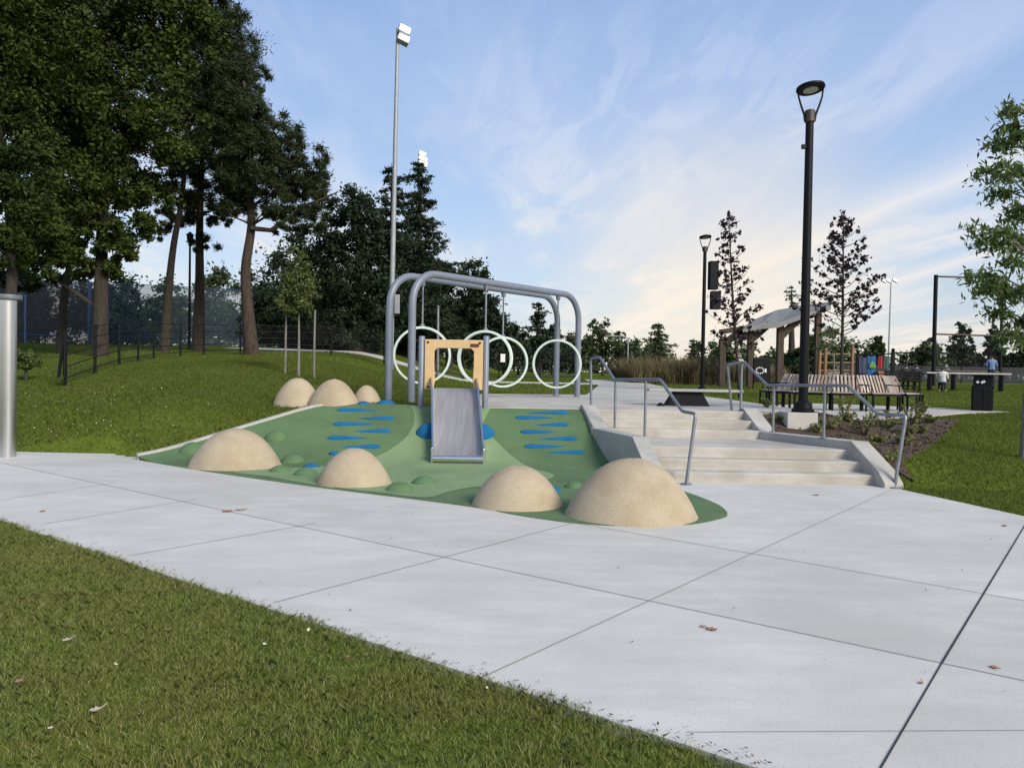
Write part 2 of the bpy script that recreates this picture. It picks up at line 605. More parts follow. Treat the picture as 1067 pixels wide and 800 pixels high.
# grooves tooled into the concrete
def strip(b, p, q, w, z=.004):
    p, q = Vector((*p, z)), Vector((*q, z))
    d = (q - p).normalized()
    n = Vector((-d.y, d.x, 0)) * w / 2
    b.add([p - n, q - n, q + n, p + n], [(0, 1, 2, 3)])


jb = MB()
for (a, b_) in (((0, 482), (1085, 713)), ((502, 706), (928, 510.5)), ((600, 545), (1080, 628)),
                ((285, 628), (597, 545)), ((135, 579), (330, 545)), ((45, 546), (205, 520)), ((0, 521), (120, 503)),
                ((715, 763), (1080, 761))):
    strip(jb, gnd(*a), gnd(*b_), .008 if a[1] < 740 else .004)
tag(jb.build('pavement_joint', MT['joint'], recalc=False), kind='structure')
jb = MB()
pa, pb, pc = gnd(1072, 541), gnd(981, 692), gnd(918, 800)
strip(jb, pa, pb, .010, .005)
pd = tuple(np.array(pb) + (np.array(pc) - np.array(pb)) * 2)
strip(jb, pb, pd, .0075, .0045)
tag(jb.build('expansion_joint', MT['joint_dark'], recalc=False), kind='structure')

# ------------------------------------------------------------------ rubber play mound
MY0, MY1, MTOP = 12.0, 13.72, .84


def mound(x, y):
    t = (y - MY0) / (MY1 - MY0)
    z = MTOP * min(max(t, 0), 1)
    if -0.25 < t < 0.25:                      # rounded foot
        z = MTOP * (t + .25) ** 2
    if .85 < t < 1.15:
        z = MTOP * (1 - (1.15 - t) ** 2 / .6)
    # a hollow down the middle, either side of the slide
    return z + .008


EDGE = [gnd(143, 479), gnd(214, 491), gnd(329, 507.5), gnd(430, 520), gnd(497, 529), gnd(540, 537), gnd(592, 544.5), gnd(640, 548), gnd(677, 548.5),
        gnd(719, 546.5), gnd(747, 541.5), gnd(758, 536.5), gnd(750, 527), gnd(728, 517.5), gnd(712, 512)]
edge_s = smooth_line(EDGE, 5)
CURB0, CURB1 = np.array(gnd(143, 479)), np.array(at(339, 420.5, 13.75).to_2d())
mound_poly = edge_s + [(2.25, 10.6), (1.75, 12.0), (1.45, 13.74), (.2, 13.9), (-1.5, 13.95), tuple(CURB1 + np.array((.25, .25))), tuple(CURB1)]
sheet('rubber_ground', mound_poly, mound, MT['rub'], step=.14, skirt=.012)
# the paler river of rubber that runs down beside the slide and off to the left
lz = [(-1.83, 13.80), (-1.70, 13.4), (-1.68, 13.0), (-1.80, 12.6), (-2.12, 12.15), (-2.7, 11.6), (-3.3, 11.2), (-3.9, 10.75), (-3.3, 10.35),
      (-2.5, 9.72), (-1.6, 9.18), (-.98, 8.88), (-.75, 9.35), (-.45, 9.75), (.0, 10.05), (.42, 10.4), (.62, 10.9),
      (.5, 11.4), (.1, 12.1), (-.3, 12.75), (-.48, 13.1), (-.44, 13.4), (-.35, 13.8)]
lzs = smooth_line(lz, 5)
sheet('pale_rubber_ground', lzs, lambda x, y: mound(x, y) + .005, MT['rub_l'], step=.14)
# curb between the rubber and the grass bank
cb = MB()
cdir = (CURB1 - CURB0)
cdir = cdir / np.linalg.norm(cdir)
cn = np.array((-cdir[1], cdir[0])) * .085
N = 14
lo, hi = [], []
for i in range(N + 1):
    p = CURB0 + (CURB1 - CURB0) * i / N
    z = mound(*p) + .03
    q0, q1 = p - cn * .2, p + cn * 1.6
    lo.append((q0, q1, z))
vs, fs = [], []
for (q0, q1, z) in lo:
    vs += [(*q0, z), (*q1, z), (*q1, z - .35), (*q0, z - .35)]
for i in range(N):
    for k in range(4):
        k2 = (k + 1) % 4
        fs.append((i * 4 + k, i * 4 + k2, i * 4 + 4 + k2, i * 4 + 4 + k))
fs += [(3, 2, 1, 0), tuple(N * 4 + k for k in range(4))]
cb.add(vs, fs)
tag(cb.build('curb', MT['wallc'], bevel=.012), kind='structure')


# ------------------------------------------------------------------ lawn (one sheet to the horizon)
drop_poly = [tuple(CURB0 + np.array((.2, 0))), tuple(CURB1 + np.array((.1, .1))), (-3.0, 13.75), (-1, 13.8), (1.2, 13.6), (4.2, 13.5), (4.6, 12.9), (5.15, 11.4), (5.2, 10.4),
             (2.3, 9.6), (-2, 9.5)]
bed_poly = [(4.35, 13.5), (4.5, 13.0), (5.3, 11.35), (5.55, 10.55), gnd(940, 488, .18), gnd(987, 449, .5), gnd(1000, 437, .62), (9.05, 16.9), (6.7, 15.3), (5.2, 14.15)]


def lawn():
    xs = np.unique(np.concatenate([np.arange(-16, 16.01, .22), np.linspace(-60, -16, 30), np.linspace(16, 60, 30),
                                   [-1200, -600, -300, -150, -100, 100, 150, 300, 600, 1200]]))
    ys = np.unique(np.concatenate([np.arange(-2, 27.01, .22), np.linspace(27, 70, 40), [-40, -20, -10, -5, 85, 110, 150, 220, 350, 600, 1200]]))
    X, Y = np.meshgrid(xs, ys)
    Z = T(X, Y)
    P = np.stack([X.ravel(), Y.ravel()], 1)
    ins = inpoly(P, drop_poly).reshape(X.shape)
    Z = np.where(ins, -.3, Z)
    Z = Z + .015 * np.sin(X * 1.7 + Y * .6) * np.sin(Y * 1.1 - X * .4) * sstep(12.8, 14, Y)
    pv = inpoly(P, pave_poly).reshape(X.shape)
    Z = np.where(pv & ~ins, -.06, Z - .012)
    nx, ny = len(xs), len(ys)
    i, j = np.meshgrid(np.arange(nx - 1), np.arange(ny - 1))
    a = (j * nx + i).ravel()
    F = np.stack([a, a + 1, a + nx + 1, a + nx], 1)
    me = bpy.data.meshes.new('lawn')
    me.from_pydata(np.stack([X.ravel(), Y.ravel(), Z.ravel()], 1).tolist(), [], F.tolist())
    me.polygons.foreach_set('use_smooth', [True] * len(F))
    me.materials.append(MT['lawn'])
    o = bpy.data.objects.new('lawn', me)
    COL.objects.link(o)
    o['kind'] = 'structure'


lawn()


def blades(name, P, Z, h, w, m, lean=.5):
    # h may be one height or one per blade
    n = len(P)
    a = RNG.uniform(0, 2 * np.pi, n)
    hh = h * RNG.uniform(.5, 1.25, n)
    ww = w * RNG.uniform(.6, 1.3, n)
    base = np.stack([P[:, 0], P[:, 1], Z], 1)
    side = np.stack([np.cos(a), np.sin(a), np.zeros(n)], 1)
    la = RNG.uniform(0, 2 * np.pi, n)
    lm = hh * RNG.uniform(.05, 1, n) * lean
    tip = base + np.stack([np.cos(la) * lm, np.sin(la) * lm, hh], 1)
    mid = base * .45 + tip * .55 + np.stack([-np.cos(la) * lm * .18, -np.sin(la) * lm * .18, hh * .06], 1)
    co = np.empty((n, 2, 4, 3), np.float32)
    s = side * ww[:, None] / 2
    co = np.stack([base - s, base + s, mid + s * .75, tip, mid - s * .75], 1).reshape(-1, 3)
    o = raw_mesh(name, co, 5, m)
    return tag(o, kind='stuff')


# near lawn: dense enough that single blades show
n = 1300000
t_ = RNG.uniform(0, 1, n) ** .6
P = np.stack([RNG.uniform(-7, 3, n), 1.9 + RNG.power(1.2, n) * 7.5], 1)
fdist = front_dist(P)
lim = .012 + .022 * np.sin(P[:, 0] * 7.1) * np.sin(P[:, 0] * 2.3 + 1) + .014 * np.sin(P[:, 0] * 31 + np.sin(P[:, 0] * 13) * 2)
keep = (fdist < lim) & (P[:, 0] > -.72 * P[:, 1] - .6) & (P[:, 0] < .2 * P[:, 1] + 1.2)
P = P[keep]
tuft = .75 + .35 * np.sin(P[:, 0] * 5.3 + 2 * np.sin(P[:, 1] * 3.1)) * np.sin(P[:, 1] * 4.7 + np.sin(P[:, 0] * 2.2))
b1 = blades('grass', P, np.full(len(P), -.02), .030 * tuft + .014, .0030, MT['blade'], lean=1.25)

# the same lawn carried on round the photographer, a little coarser
n = 420000
P = np.stack([RNG.uniform(-10, 5, n), RNG.uniform(-1.5, 10, n)], 1)
inn = (P[:, 0] > -.72 * P[:, 1] - .6) & (P[:, 0] < .2 * P[:, 1] + 1.2) & (P[:, 1] > 1.9)
P = P[(front_dist(P) < .0) & ~inn]
blades('grass', P, np.full(len(P), -.02), .045, .006, MT['blade'], lean=1.2)

# bank and upper lawn on the left
n = 330000
P = np.stack([RNG.uniform(-20, -1.0, n), 11.6 + 15.5 * RNG.power(.75, n)], 1)
al = (P - CURB0) @ cdir
sd = (P - CURB0) @ (cn / np.linalg.norm(cn))
keep = ((sd > .12) | (P[:, 1] > 14.0) | (P[:, 0] < CURB0[0] - .06)) & ~inpoly(P, pave_poly) & (P[:, 0] > -.75 * P[:, 1] - 1) & (T(P[:, 0], P[:, 1]) > -.01)
keep &= ~((P[:, 0] > -3.2) & (P[:, 1] < 14.05))
P = P[keep]
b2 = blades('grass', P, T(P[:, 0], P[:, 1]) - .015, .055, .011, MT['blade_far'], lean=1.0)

# lawn right of the planting bed
n = 200000
P = np.stack([RNG.uniform(5, 19, n), 8.2 + 16 * RNG.power(.8, n)], 1)
keep = ~inpoly(P, pave_poly) & ~inpoly(P, bed_poly) & (P[:, 0] < .72 * P[:, 1] + 1.5)
keep &= ~inpoly(P, [(4.9, 13), (9.05, 16.9), (11.5, 19.2), (13.6, 21.0), (12.6, 22.8), (9.4, 24), (3, 19.6)])
P = P[keep]
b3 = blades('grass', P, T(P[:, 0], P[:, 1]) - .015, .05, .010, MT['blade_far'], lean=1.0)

# coarser blades on the lawns farther off
n = 260000
P = np.stack([RNG.uniform(-34, 42, n), 22 + 32 * RNG.power(.8, n)], 1)
FARP = [[(-.55, 13), (-1.5, 21), (2.05, 21.2), (3.6, 32), (4.3, 46), (6.6, 46), (6.6, 32), (6.2, 21.5), (9.4, 23.9), (12.9, 22.9), (12, 13)],
        [(-15.2, 40), (-9.5, 35.8), (-4.5, 34.2), (1, 33.9), (4.1, 33.9), (4.1, 35.7), (1, 35.7), (-4, 36.2), (-9, 38.2), (-14, 42.2)],
        [gp(-60, 46.5), gp(256, 48.5), gp(263, 67), gp(-80, 67)]]
keep = (np.abs(P[:, 0]) < .72 * P[:, 1] + 1)
for q in FARP:
    keep &= ~inpoly(P, q)
P = P[keep]
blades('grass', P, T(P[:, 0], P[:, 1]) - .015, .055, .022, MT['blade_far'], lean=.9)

# ------------------------------------------------------------------ upper plaza and paths
plaza_poly = [(-.55, 13.74), (1.3, 13.76), (4.25, 13.62), (5.2, 14.2), (6.7, 15.4), (9.05, 17.0), (11.5, 19.4), (13.7, 21.1), (12.7, 22.7), (9.4, 23.7),
              (6.2, 21.5), (6.6, 32), (6.6, 46), (4.3, 46), (3.6, 32), (2.05, 21.2), (-.8, 20.6), (-1.1, 16.5)]
sheet('plaza', plaza_poly, lambda x, y: .845 if (y < 13.9 and x < 4.4) else Tf(x, y, .02), MT['stair'], step=.6, skirt=.2)
sheet('path', [(-15, 40), (-9.5, 36), (-4.5, 34.3), (1, 34), (3.9, 34), (4.0, 35.5), (1, 35.5), (-4, 36), (-9, 38), (-14, 42)],
      lambda x, y: Tf(x, y, .03), MT['pave'], step=.8, skirt=.1)
sheet('mulch', bed_poly, lambda x, y: Tf(x, y, .02) + .02 * math.sin(x * 9) * math.sin(y * 7), MT['mulch'], step=.2, skirt=.2)
n = 9000
P = np.stack([RNG.uniform(4, 10, n), RNG.uniform(10.5, 17, n)], 1)
P = P[inpoly(P, bed_poly)]
b4 = blades('bark_chips', P, T(P[:, 0], P[:, 1]) + .01, .035, .03, MT['chip'], lean=2.4)

# ------------------------------------------------------------------ stairs
RZ, TD = .14, .35
LY = 10.62                                     # foot of the lower flight
st = thing('stairs', 'broad concrete stairs of two short flights between low side walls', 'stairs', (3.4, LY, 0))


def flight(name, x0, x1, y0, z0, back):
    """three risers, nosing slightly proud"""
    b = MB()
    prof = []
    for k in range(3):
        y = y0 + TD * k
        z = z0 + RZ * (k + 1)
        prof += [(y, z0 + RZ * k), (y - .012, z - .03), (y - .012, z)]
    prof += [(back, z0 + 3 * RZ), (back, z0 - .25), (y0, z0 - .25)]
    b.hull_prism([(x0, y, z) for y, z in prof], [(x1, y, z) for y, z in prof])
    return b.build(name, MT['stair'], st, bevel=.008)


flight('lower_flight', 1.85, 5.15, LY, 0, LY + 2 * TD + .02)
UY = 12.9
flight('upper_flight', 1.35, 4.3, UY, 3 * RZ, 13.755)
b = MB()
land = [(1.9, LY + 2 * TD + .022), (5.12, LY + 2 * TD + .022), (4.3, UY + .05), (1.4, UY + .05)]
b.hull_prism([(x, y, .0) for x, y in land], [(x, y, 3 * RZ - .001) for x, y in land])
b.build('landing', MT['stair'], st)
# tactile joint shadow strips are left to the nosing overhang itself


def cheek(name, label, pts, w, side, drop):
    """wall swept along inner-edge points (x, y, z top); side=-1 thickness to the left"""
    b = MB()
    vs, fs = [], []
    n = len(pts)
    for i, (x, y, z) in enumerate(pts):
        vs += [(x, y, z), (x + side * w, y, z), (x + side * w * 1.12, y, -.25), (x, y, -.25)]
    for i in range(n - 1):
        for k in range(4):
            k2 = (k + 1) % 4
            fs.append((i * 4 + k, i * 4 + k2, i * 4 + 4 + k2, i * 4 + 4 + k))
    fs += [(3, 2, 1, 0), tuple((n - 1) * 4 + k for k in range(4))]
    b.add(vs, fs)
    o = b.build(name, MT['wallc'], bevel=.014)
    return tag(o, label, 'wall')


cheek('cheek_wall', 'low grey concrete wall edging the stairs, its outer face against the green mound',
      [(2.12, 10.42, .06), (2.10, 10.58, .20), (2.02, 11.28, .56), (1.62, 12.86, .56), (1.50, 13.72, .90), (1.48, 13.95, .90)], .24, -1, 0)
cheek('cheek_wall', 'low grey concrete wall edging the stairs beside the mulch bed',
      [(5.06, 10.36, .06), (5.05, 10.52, .20), (5.0, 11.28, .55), (4.18, 12.86, .55), (4.12, 13.66, .90), (4.12, 13.9, .90)], .26, 1, 0)


# handrails
def handrail(label, base, top, posts, dirs):
    root = thing('handrail', label, 'handrail', base)
    pts = smooth_corner(top, .06)
    b = MB()
    b.tube(pts, .024, 12)
    b.build('rail', MT['galv'], root, smooth=60)
    for (p, q) in posts:
        b = MB()
        b.tube([p, q], .022, 12)
        b.tube([(p[0], p[1], p[2]), (p[0], p[1], p[2] + .012)], .06, 14)
        b.build('post', MT['galv'], root, smooth=40)
    return root


def smooth_corner(pts, r):
    pts = [Vector(p) for p in pts]
    out = [pts[0]]
    for i in range(1, len(pts) - 1):
        a, b, c = pts[i - 1], pts[i], pts[i + 1]
        d1, d2 = (a - b), (c - b)
        rr = min(r, d1.length * .4, d2.length * .4)
        p1, p2 = b + d1.normalized() * rr, b + d2.normalized() * rr
        for t in np.linspace(0, 1, 5):
            out.append((1 - t) ** 2 * p1 + 2 * t * (1 - t) * b + t * t * p2)
    out.append(pts[-1])
    return out


# left
l_base = at(715, 506.5, 10.36)
l_base.z = .004
lp = [l_base, at(725, 431, 10.36), at(711, 428.5, 10.75), at(688, 395.5, 11.55), at(640, 395.5, 12.95), at(625, 372, 13.7), at(615.5, 373.5, 13.95)]
l_top = at(616, 422.5, 13.95)
l_top.z = .85
lposts = []
p2 = at(673, 396, 12.0)
lposts.append((Vector((p2.x, p2.y, .42)), p2))
p3 = at(641.5, 396, 12.92)
lposts.append((Vector((p3.x, p3.y, .42)), p3))
hl = handrail('galvanised pipe handrail stepping down the stairs beside the green mound', l_base, lp + [l_top], lposts, None)
# right
r_base = at(932, 509, 10.38)
r_base.z = .004
rp = [r_base, at(944, 432.5, 10.38), at(915, 431.5, 10.85), at(883, 401.5, 11.4), at(799.5, 401.5, 12.9), at(775, 377, 13.75), at(758, 380, 13.95)]
r_top = at(762.5, 427, 13.95)
r_top.z = .85
rposts = []
for u, d in ((806.5, 12.75), (859.5, 11.75)):
    q = at(u, 402, d)
    rposts.append((Vector((q.x, q.y, .55)), q))
q = at(773, 377.5, 13.8)
rposts.append((Vector((q.x, q.y, .845)), q))
hr_ = handrail('galvanised pipe handrail on the low wall beside the mulch bed', r_base, rp + [r_top], rposts, None)
for root, p in ((hl, l_base), (hr_, r_base)):
    b = MB()
    b.tube([p, p + Vector((0, 0, .014))], .075, 18)
    b.build('base_flange', MT['galv'], root, smooth=40)


# ------------------------------------------------------------------ rubber boulders, bumps and holds
def dome(c, rx, ry, h, seed, sink=.05, n=36, m=14, rough=.015):
    rs = random.Random(seed)
    ph = [rs.uniform(0, 6.28) for _ in range(6)]
    vs, fs = [], []
    for j in range(m):
        t = j / (m - 1)
        rho = 1.03 - 1.02 * t ** 1.25 if j else 1.05
        for k in range(n):
            a = 2 * math.pi * k / n
            w = 1 + rough * (math.sin(2 * a + ph[0]) + .6 * math.sin(3 * a + ph[1] + t * 3))
            x, y = rx * rho * math.cos(a) * w, ry * rho * math.sin(a) * w
            z = h * max(1 - min(rho, 1) ** 2.15, 0) ** .88 * (1 + rough * math.sin(a * 2 + ph[2]) * .6) - (sink if rho > 1 else 0)
            vs.append((c[0] + x, c[1] + y, c[2] + z))
    for j in range(m - 1):
        for k in range(n):
            k2 = (k + 1) % n
            fs.append((j * n + k, j * n + k2, (j + 1) * n + k2, (j + 1) * n + k))
    fs.append(tuple((m - 1) * n + k for k in range(n)))
    b = MB()
    b.add(vs, fs)
    return b


BOULD = [
    # u centre, v front base, width px, height, label, ground z, v base given on ground z
    (245, 490.5, 94, .55, 'large tan rubber boulder on the left corner of the green mound, near the grass bank', 0),
    (369, 508.5, 77, .45, 'tan rubber boulder standing by the pavement edge below the left blue holds', 0),
    (539, 532.5, 96, .43, 'low tan rubber boulder just left of the largest boulder at the pavement edge', 0),
    (658, 547.0, 137, .59, 'largest tan rubber boulder, at the rounded tip of the green rubber by the stairs', 0),
]
for i, (u, v, wpx, h, lab, z) in enumerate(BOULD):
    x, yf = gnd(u, v, z)
    r = wpx / 2 / FPX * (yf * 1.06)
    y = yf + r * .78
    r = wpx / 2 / FPX * y
    x = gx(u, y) + .018 * 0
    # allow for the camera roll at this height
    x = at(u, v - 15, y).x
    o = dome((x, y, .008), r, r * .92, h, 40 + i).build('rubber_boulder', MT['tan'], smooth=80)
    tag(o, lab, 'boulder', 'tan rubber boulders')
for i, (u, v, wpx, h, lab) in enumerate([(310, 416, 48, .42, 'tan rubber boulder at the left end of the row of three above the mound'),
                                         (348, 418, 54, .44, 'middle and biggest of the three tan boulders in the row above the mound'),
                                         (382, 415, 32, .30, 'small tan boulder at the right end of the row of three, beside the frame')]):
    d = (14.35, 14.1, 14.6)[i]
    c = at(u, v, d)
    o = dome((c.x, d, min(c.z, Tf(c.x, d)) - .02), wpx / 2 / FPX * d, wpx / 2 / FPX * d * .9, h + .06, 60 + i).build('rubber_boulder', MT['tan'], smooth=80)
    tag(o, lab, 'boulder', 'tan rubber boulders')

BUMPS = [
    (285, 459, 22, 'bump', 'green rubber bump high on the slope behind the left corner boulder'),
    (197, 472, 26, 'bump', 'green rubber bump by the pale curb, left of the corner boulder'),
    (303, 482, 25, 'bump', 'green rubber bump right of the corner boulder, above a smaller flat one'),
    (290, 492, 24, 'bump', 'flat green rubber bump touching the right foot of the corner boulder'),
    (316.5, 495.5, 28, 'bump', 'green rubber bump directly below the blue bump between two boulders'),
    (415, 511.5, 30, 'bump', 'green rubber bump at the right foot of the boulder below the holds'),
    (441, 504.5, 28, 'bump', 'green rubber bump out on the pale rubber in front of the slide'),
    (599, 508.5, 22, 'bump', 'green rubber bump between the two boulders nearest the stairs'),
    (323, 487, 18, 'blue', 'blue rubber bump between the corner boulder and the next one'),
    (576, 512, 20, 'blue', 'blue rubber bump half hidden behind the low boulder'),
    (401, 417, 20, 'blue', 'blue rubber bump at the top of the mound by the pipe frame posts'),
    (378, 421, 14, 'blue', 'small blue rubber pad at the top of the slope below the row of three boulders'),
    (446, 455, 27, 'blue', 'blue rubber dome on the slope on the left side of the slide'),
    (502, 456, 27, 'blue', 'blue rubber dome on the slope on the right side of the slide'),
]


def hit_mound(u, v):
    w = CROT @ Vector(((u - W0 / 2) / FPX, (H0 / 2 - v) / FPX, -1))
    k = 5.0
    while k < 14.1:
        p = Vector((0, 0, CAM_H)) + w * k
        if p.z < mound(p.x, p.y):
            return p
        k += .01
    return p


def m_normal(p):
    e = .05
    return Vector((0, -(mound(p.x, p.y + e) - mound(p.x, p.y - e)) / (2 * e), 1)).normalized()


for i, (u, v, wpx, m, lab) in enumerate(BUMPS):
    p = hit_mound(u, v)
    p.y += wpx / 2 / FPX * p.y * .55
    p.z = mound(p.x, p.y)
    r = wpx / 2 / FPX * p.y
    nrm = m_normal(p)
    hgt = r * (.55 if m == 'bump' else .42)
    if v in (455, 456):
        hgt = r * .75
    b = dome((0, 0, 0), r, r, hgt, 80 + i, sink=.04, n=24, m=9)
    q = Vector((0, 0, 1)).rotation_difference(nrm).to_matrix()
    b.v = [p + q @ a for a in b.v]
    o = b.build('rubber_bump', MT[m], smooth=80)
    tag(o, lab, 'bump', 'green rubber bumps' if m == 'bump' else 'blue rubber bumps')


def hold(u0, u1, v, fat_left, lab):
    """blue wedge-shaped foothold across the slope: fat at one end, running out to a point"""
    a, c = hit_mound(u0, v), hit_mound(u1, v)
    if not fat_left:
        a, c = c, a
    nr = m_normal(a)
    pts, rad = [], []
    K = 9
    for i in range(K):
        t = i / (K - 1)
        p = a.lerp(c, t)
        p.z = mound(p.x, p.y)
        r = .058 * (1 - t) ** .7 + .010
        if i == 0:
            r *= .55
        pts.append(p - nr * (.004 + r * .18))
        rad.append(r)
    b = MB()
    b.tube(pts, rad, 12)
    o = b.build('climbing_hold', MT['blue'], smooth=70)
    return tag(o, lab, 'climbing hold', 'blue wedge holds set across the slope')


ORD = ['top', 'second', 'third', 'fourth', 'fifth', 'sixth', 'lowest']
for i, (u0, u1, v, fl) in enumerate([(352, 393, 427.5, True), (374, 411, 436.5, False), (348, 391, 442, True), (370, 407, 449.5, False),
                                     (342, 383, 456.5, True), (356, 396, 466, False), (343, 372, 473, True)]):
    hold(u0, u1, v, fl, ORD[i] + ' blue wedge hold ' + ('pointing to the slide' if fl else 'pointing to the grass') + ' on the slope left of the slide')
for i, (u0, u1, v, fl) in enumerate([(552, 592, 430.5, False), (538, 577, 435.5, True), (558, 592, 443, False), (543, 580, 450.5, True),
                                     (562, 601, 457.5, False), (547, 589, 465.5, True), (569, 609, 472, False)]):
    hold(u0, u1, v, fl, ORD[i] + ' blue wedge hold ' + ('pointing to the stairs' if fl else 'pointing to the slide') + ' on the slope near the stairs')

# ------------------------------------------------------------------ slide
sx0, sy0, sz0 = gx(479, 12.05), 11.98, .03       # foot
sl = thing('slide', 'wide stainless steel slide running down the green mound below a sandy arch panel', 'slide', (sx0, sy0, 0))
sxt = gx(473.5, 13.65)
prof = [(11.92, .05), (11.96, .115), (12.08, .16), (12.22, .20), (12.4, .30), (12.7, .52), (13.0, .74), (13.3, .96), (13.5, 1.10), (13.65, 1.17), (13.95, 1.19)]


def sx(y):
    return sx0 + (sxt - sx0) * (y - 12.05) / 1.6


HW = .385
b = MB()
vs, fs = [], []
for (y, z) in prof:
    for dx, dz in ((-HW, .0), (-HW + .05, -.03), (HW - .05, -.03), (HW, 0)):
        vs.append((sx(y) + dx, y, z + dz))
    for dx, dz in ((HW, -.02), (HW - .05, -.05), (-HW + .05, -.05), (-HW, -.02)):
        vs.append((sx(y) + dx, y, z + dz))
for i in range(len(prof) - 1):
    for k in range(8):
        k2 = (k + 1) % 8
        fs.append((i * 8 + k, i * 8 + k2, i * 8 + 8 + k2, i * 8 + 8 + k))
fs += [tuple(range(7, -1, -1)), tuple((len(prof) - 1) * 8 + k for k in range(8))]
b.add(vs, fs)
b.build('slide_bed', MT['slide'], sl, smooth=35)
for s in (-1, 1):
    b = MB()
    vs, fs = [], []
    for i, (y, z) in enumerate(prof[1:]):
        hgt = min(.05 + .16 * max(0, (y - 11.9)) / .35, .15) * (1.0 if y < 13.4 else 1.25)
        x = sx(y) + s * (HW + .004)
        for dx, dz in ((0, -.05), (0, hgt), (s * .028, hgt), (s * .028, -.05)):
            vs.append((x + dx, y, z + dz))
    n_ = len(prof) - 1
    for i in range(n_ - 1):
        for k in range(4):
            k2 = (k + 1) % 4
            fs.append((i * 4 + k, i * 4 + k2, i * 4 + 4 + k2, i * 4 + 4 + k))
    fs += [(3, 2, 1, 0), tuple((n_ - 1) * 4 + k for k in range(4))]
    b.add(vs, fs)
    b.build('side_rail', MT['steel'], sl, smooth=35)
b = MB()
b.tube([(sx0 - HW - .01, 11.90, .118), (sx0 + HW + .01, 11.90, .118)], .05, 16)
b.build('exit_roll', MT['steel'], sl, smooth=40)
for q in (-1, 1):
    b = MB()
    b.box((sx0 + q * (HW + .016), 11.93, .145), (.03, .10, .27))
    b.build('exit_bracket', MT['steel'], sl, bevel=.008)
b = MB()
b.box((sx0, 11.99, .04), (2 * HW, .14, .07))
b.build('exit_base', MT['galv'], sl)
# arch panel with its two posts
PY = 13.74
b = MB()


def panel_ring(y):
    o, i_ = [], []
    x0, x1, zt, zb = gx(442.5, PY), gx(503, PY), at(472, 354, PY).z, at(472, 406, PY).z
    xi0, xi1, zi = gx(452.5, PY), gx(493.5, PY), at(472, 363, PY).z
    out = [(x0, zb), (x0, zt), (x1, zt), (x1, zb), (xi1 + .015, zb), (xi1 - .015, zb + .15), (xi1, zb + .42), (xi1 - .0, zi - .05), (xi1 - .05, zi),
           (xi0 + .05, zi), (xi0, zi - .05), (xi0, zb + .42), (xi0 + .015, zb + .15), (xi0 - .015, zb)]
    return [(x, y, z) for x, z in out]


b.hull_prism(panel_ring(PY - .045), panel_ring(PY))
pn = b.build('arch_panel', MT['panel'], sl, bevel=.01)
b = MB()
c = at(494.5, 360, PY - .05)
b.box((c.x, PY - .0485, c.z), (.155, .006, .06))
b.build('name_plate', MT['plate'], pn, bevel=.002)
for u, v in ((446, 403), (498.5, 405), (446, 356.5), (500, 357.5)):
    c = at(u, v, PY - .05)
    b = MB()
    b.tube([(c.x, PY - .056, c.z), (c.x, PY - .044, c.z)], .02, 10)
    b.build('bolt', MT['black'], pn)
for u in (439, 506):
    x = gx(u, PY + .02)
    zt = at(u, 350, PY).z
    b = MB()
    b.lathe([(.056, .60), (.056, zt - .012), (.045, zt)], (x, PY + .02, 0), 20)
    b.build('post', MT['pipe'], sl, smooth=50)

# ------------------------------------------------------------------ pipe frame with hanging hoops
ZT = 3.40
fr = thing('overhead_frame', 'tall grey double pipe frame curving down to posts behind the slide, hoops hung under it', 'play frame', (-1.97, 15.0, .83))


def frame_axis(off):
    d = Vector((3.62, 4.4, 0))
    nn = Vector((-d.y, d.x, 0)).normalized()
    a = Vector((-1.97, 15.0, 0)) + nn * off
    return a, a + d


FR = [frame_axis(0), frame_axis(.66)]
for a, c in FR:
    d = (c - a).normalized()
    za, zc = Tf(a.x, a.y) - .1, Tf(c.x, c.y) - .1
    rb = .62
    pts = [Vector((a.x, a.y, za)), Vector((a.x, a.y, ZT - rb))]
    for k in range(1, 9):
        t = math.pi / 2 * k / 8
        pts.append(Vector((a.x, a.y, ZT - rb)) + d * (rb * (1 - math.cos(t))) + Vector((0, 0, rb * math.sin(t))))
    for k in range(0, 9):
        t = math.pi / 2 * k / 8
        pts.append(Vector((c.x, c.y, ZT - rb)) - d * (rb * (1 - math.sin(t))) + Vector((0, 0, rb * math.cos(t))))
    pts.append(Vector((c.x, c.y, zc)))
    b = MB()
    b.tube(pts, .075, 18)
    b.build('bent_pipe', MT['pipe'], fr, smooth=60)
HOOP = [(0, .36, 'pale hoop hanging behind the slide arch panel, double rimmed and nearest its right post'),
        (0, .845, 'pale hoop hanging at the far right end of the frame'),
        (1, .15, 'pale hoop hanging behind the left posts of the frame'),
        (1, .60, 'pale hoop partly hidden behind the hoop at the panel')]
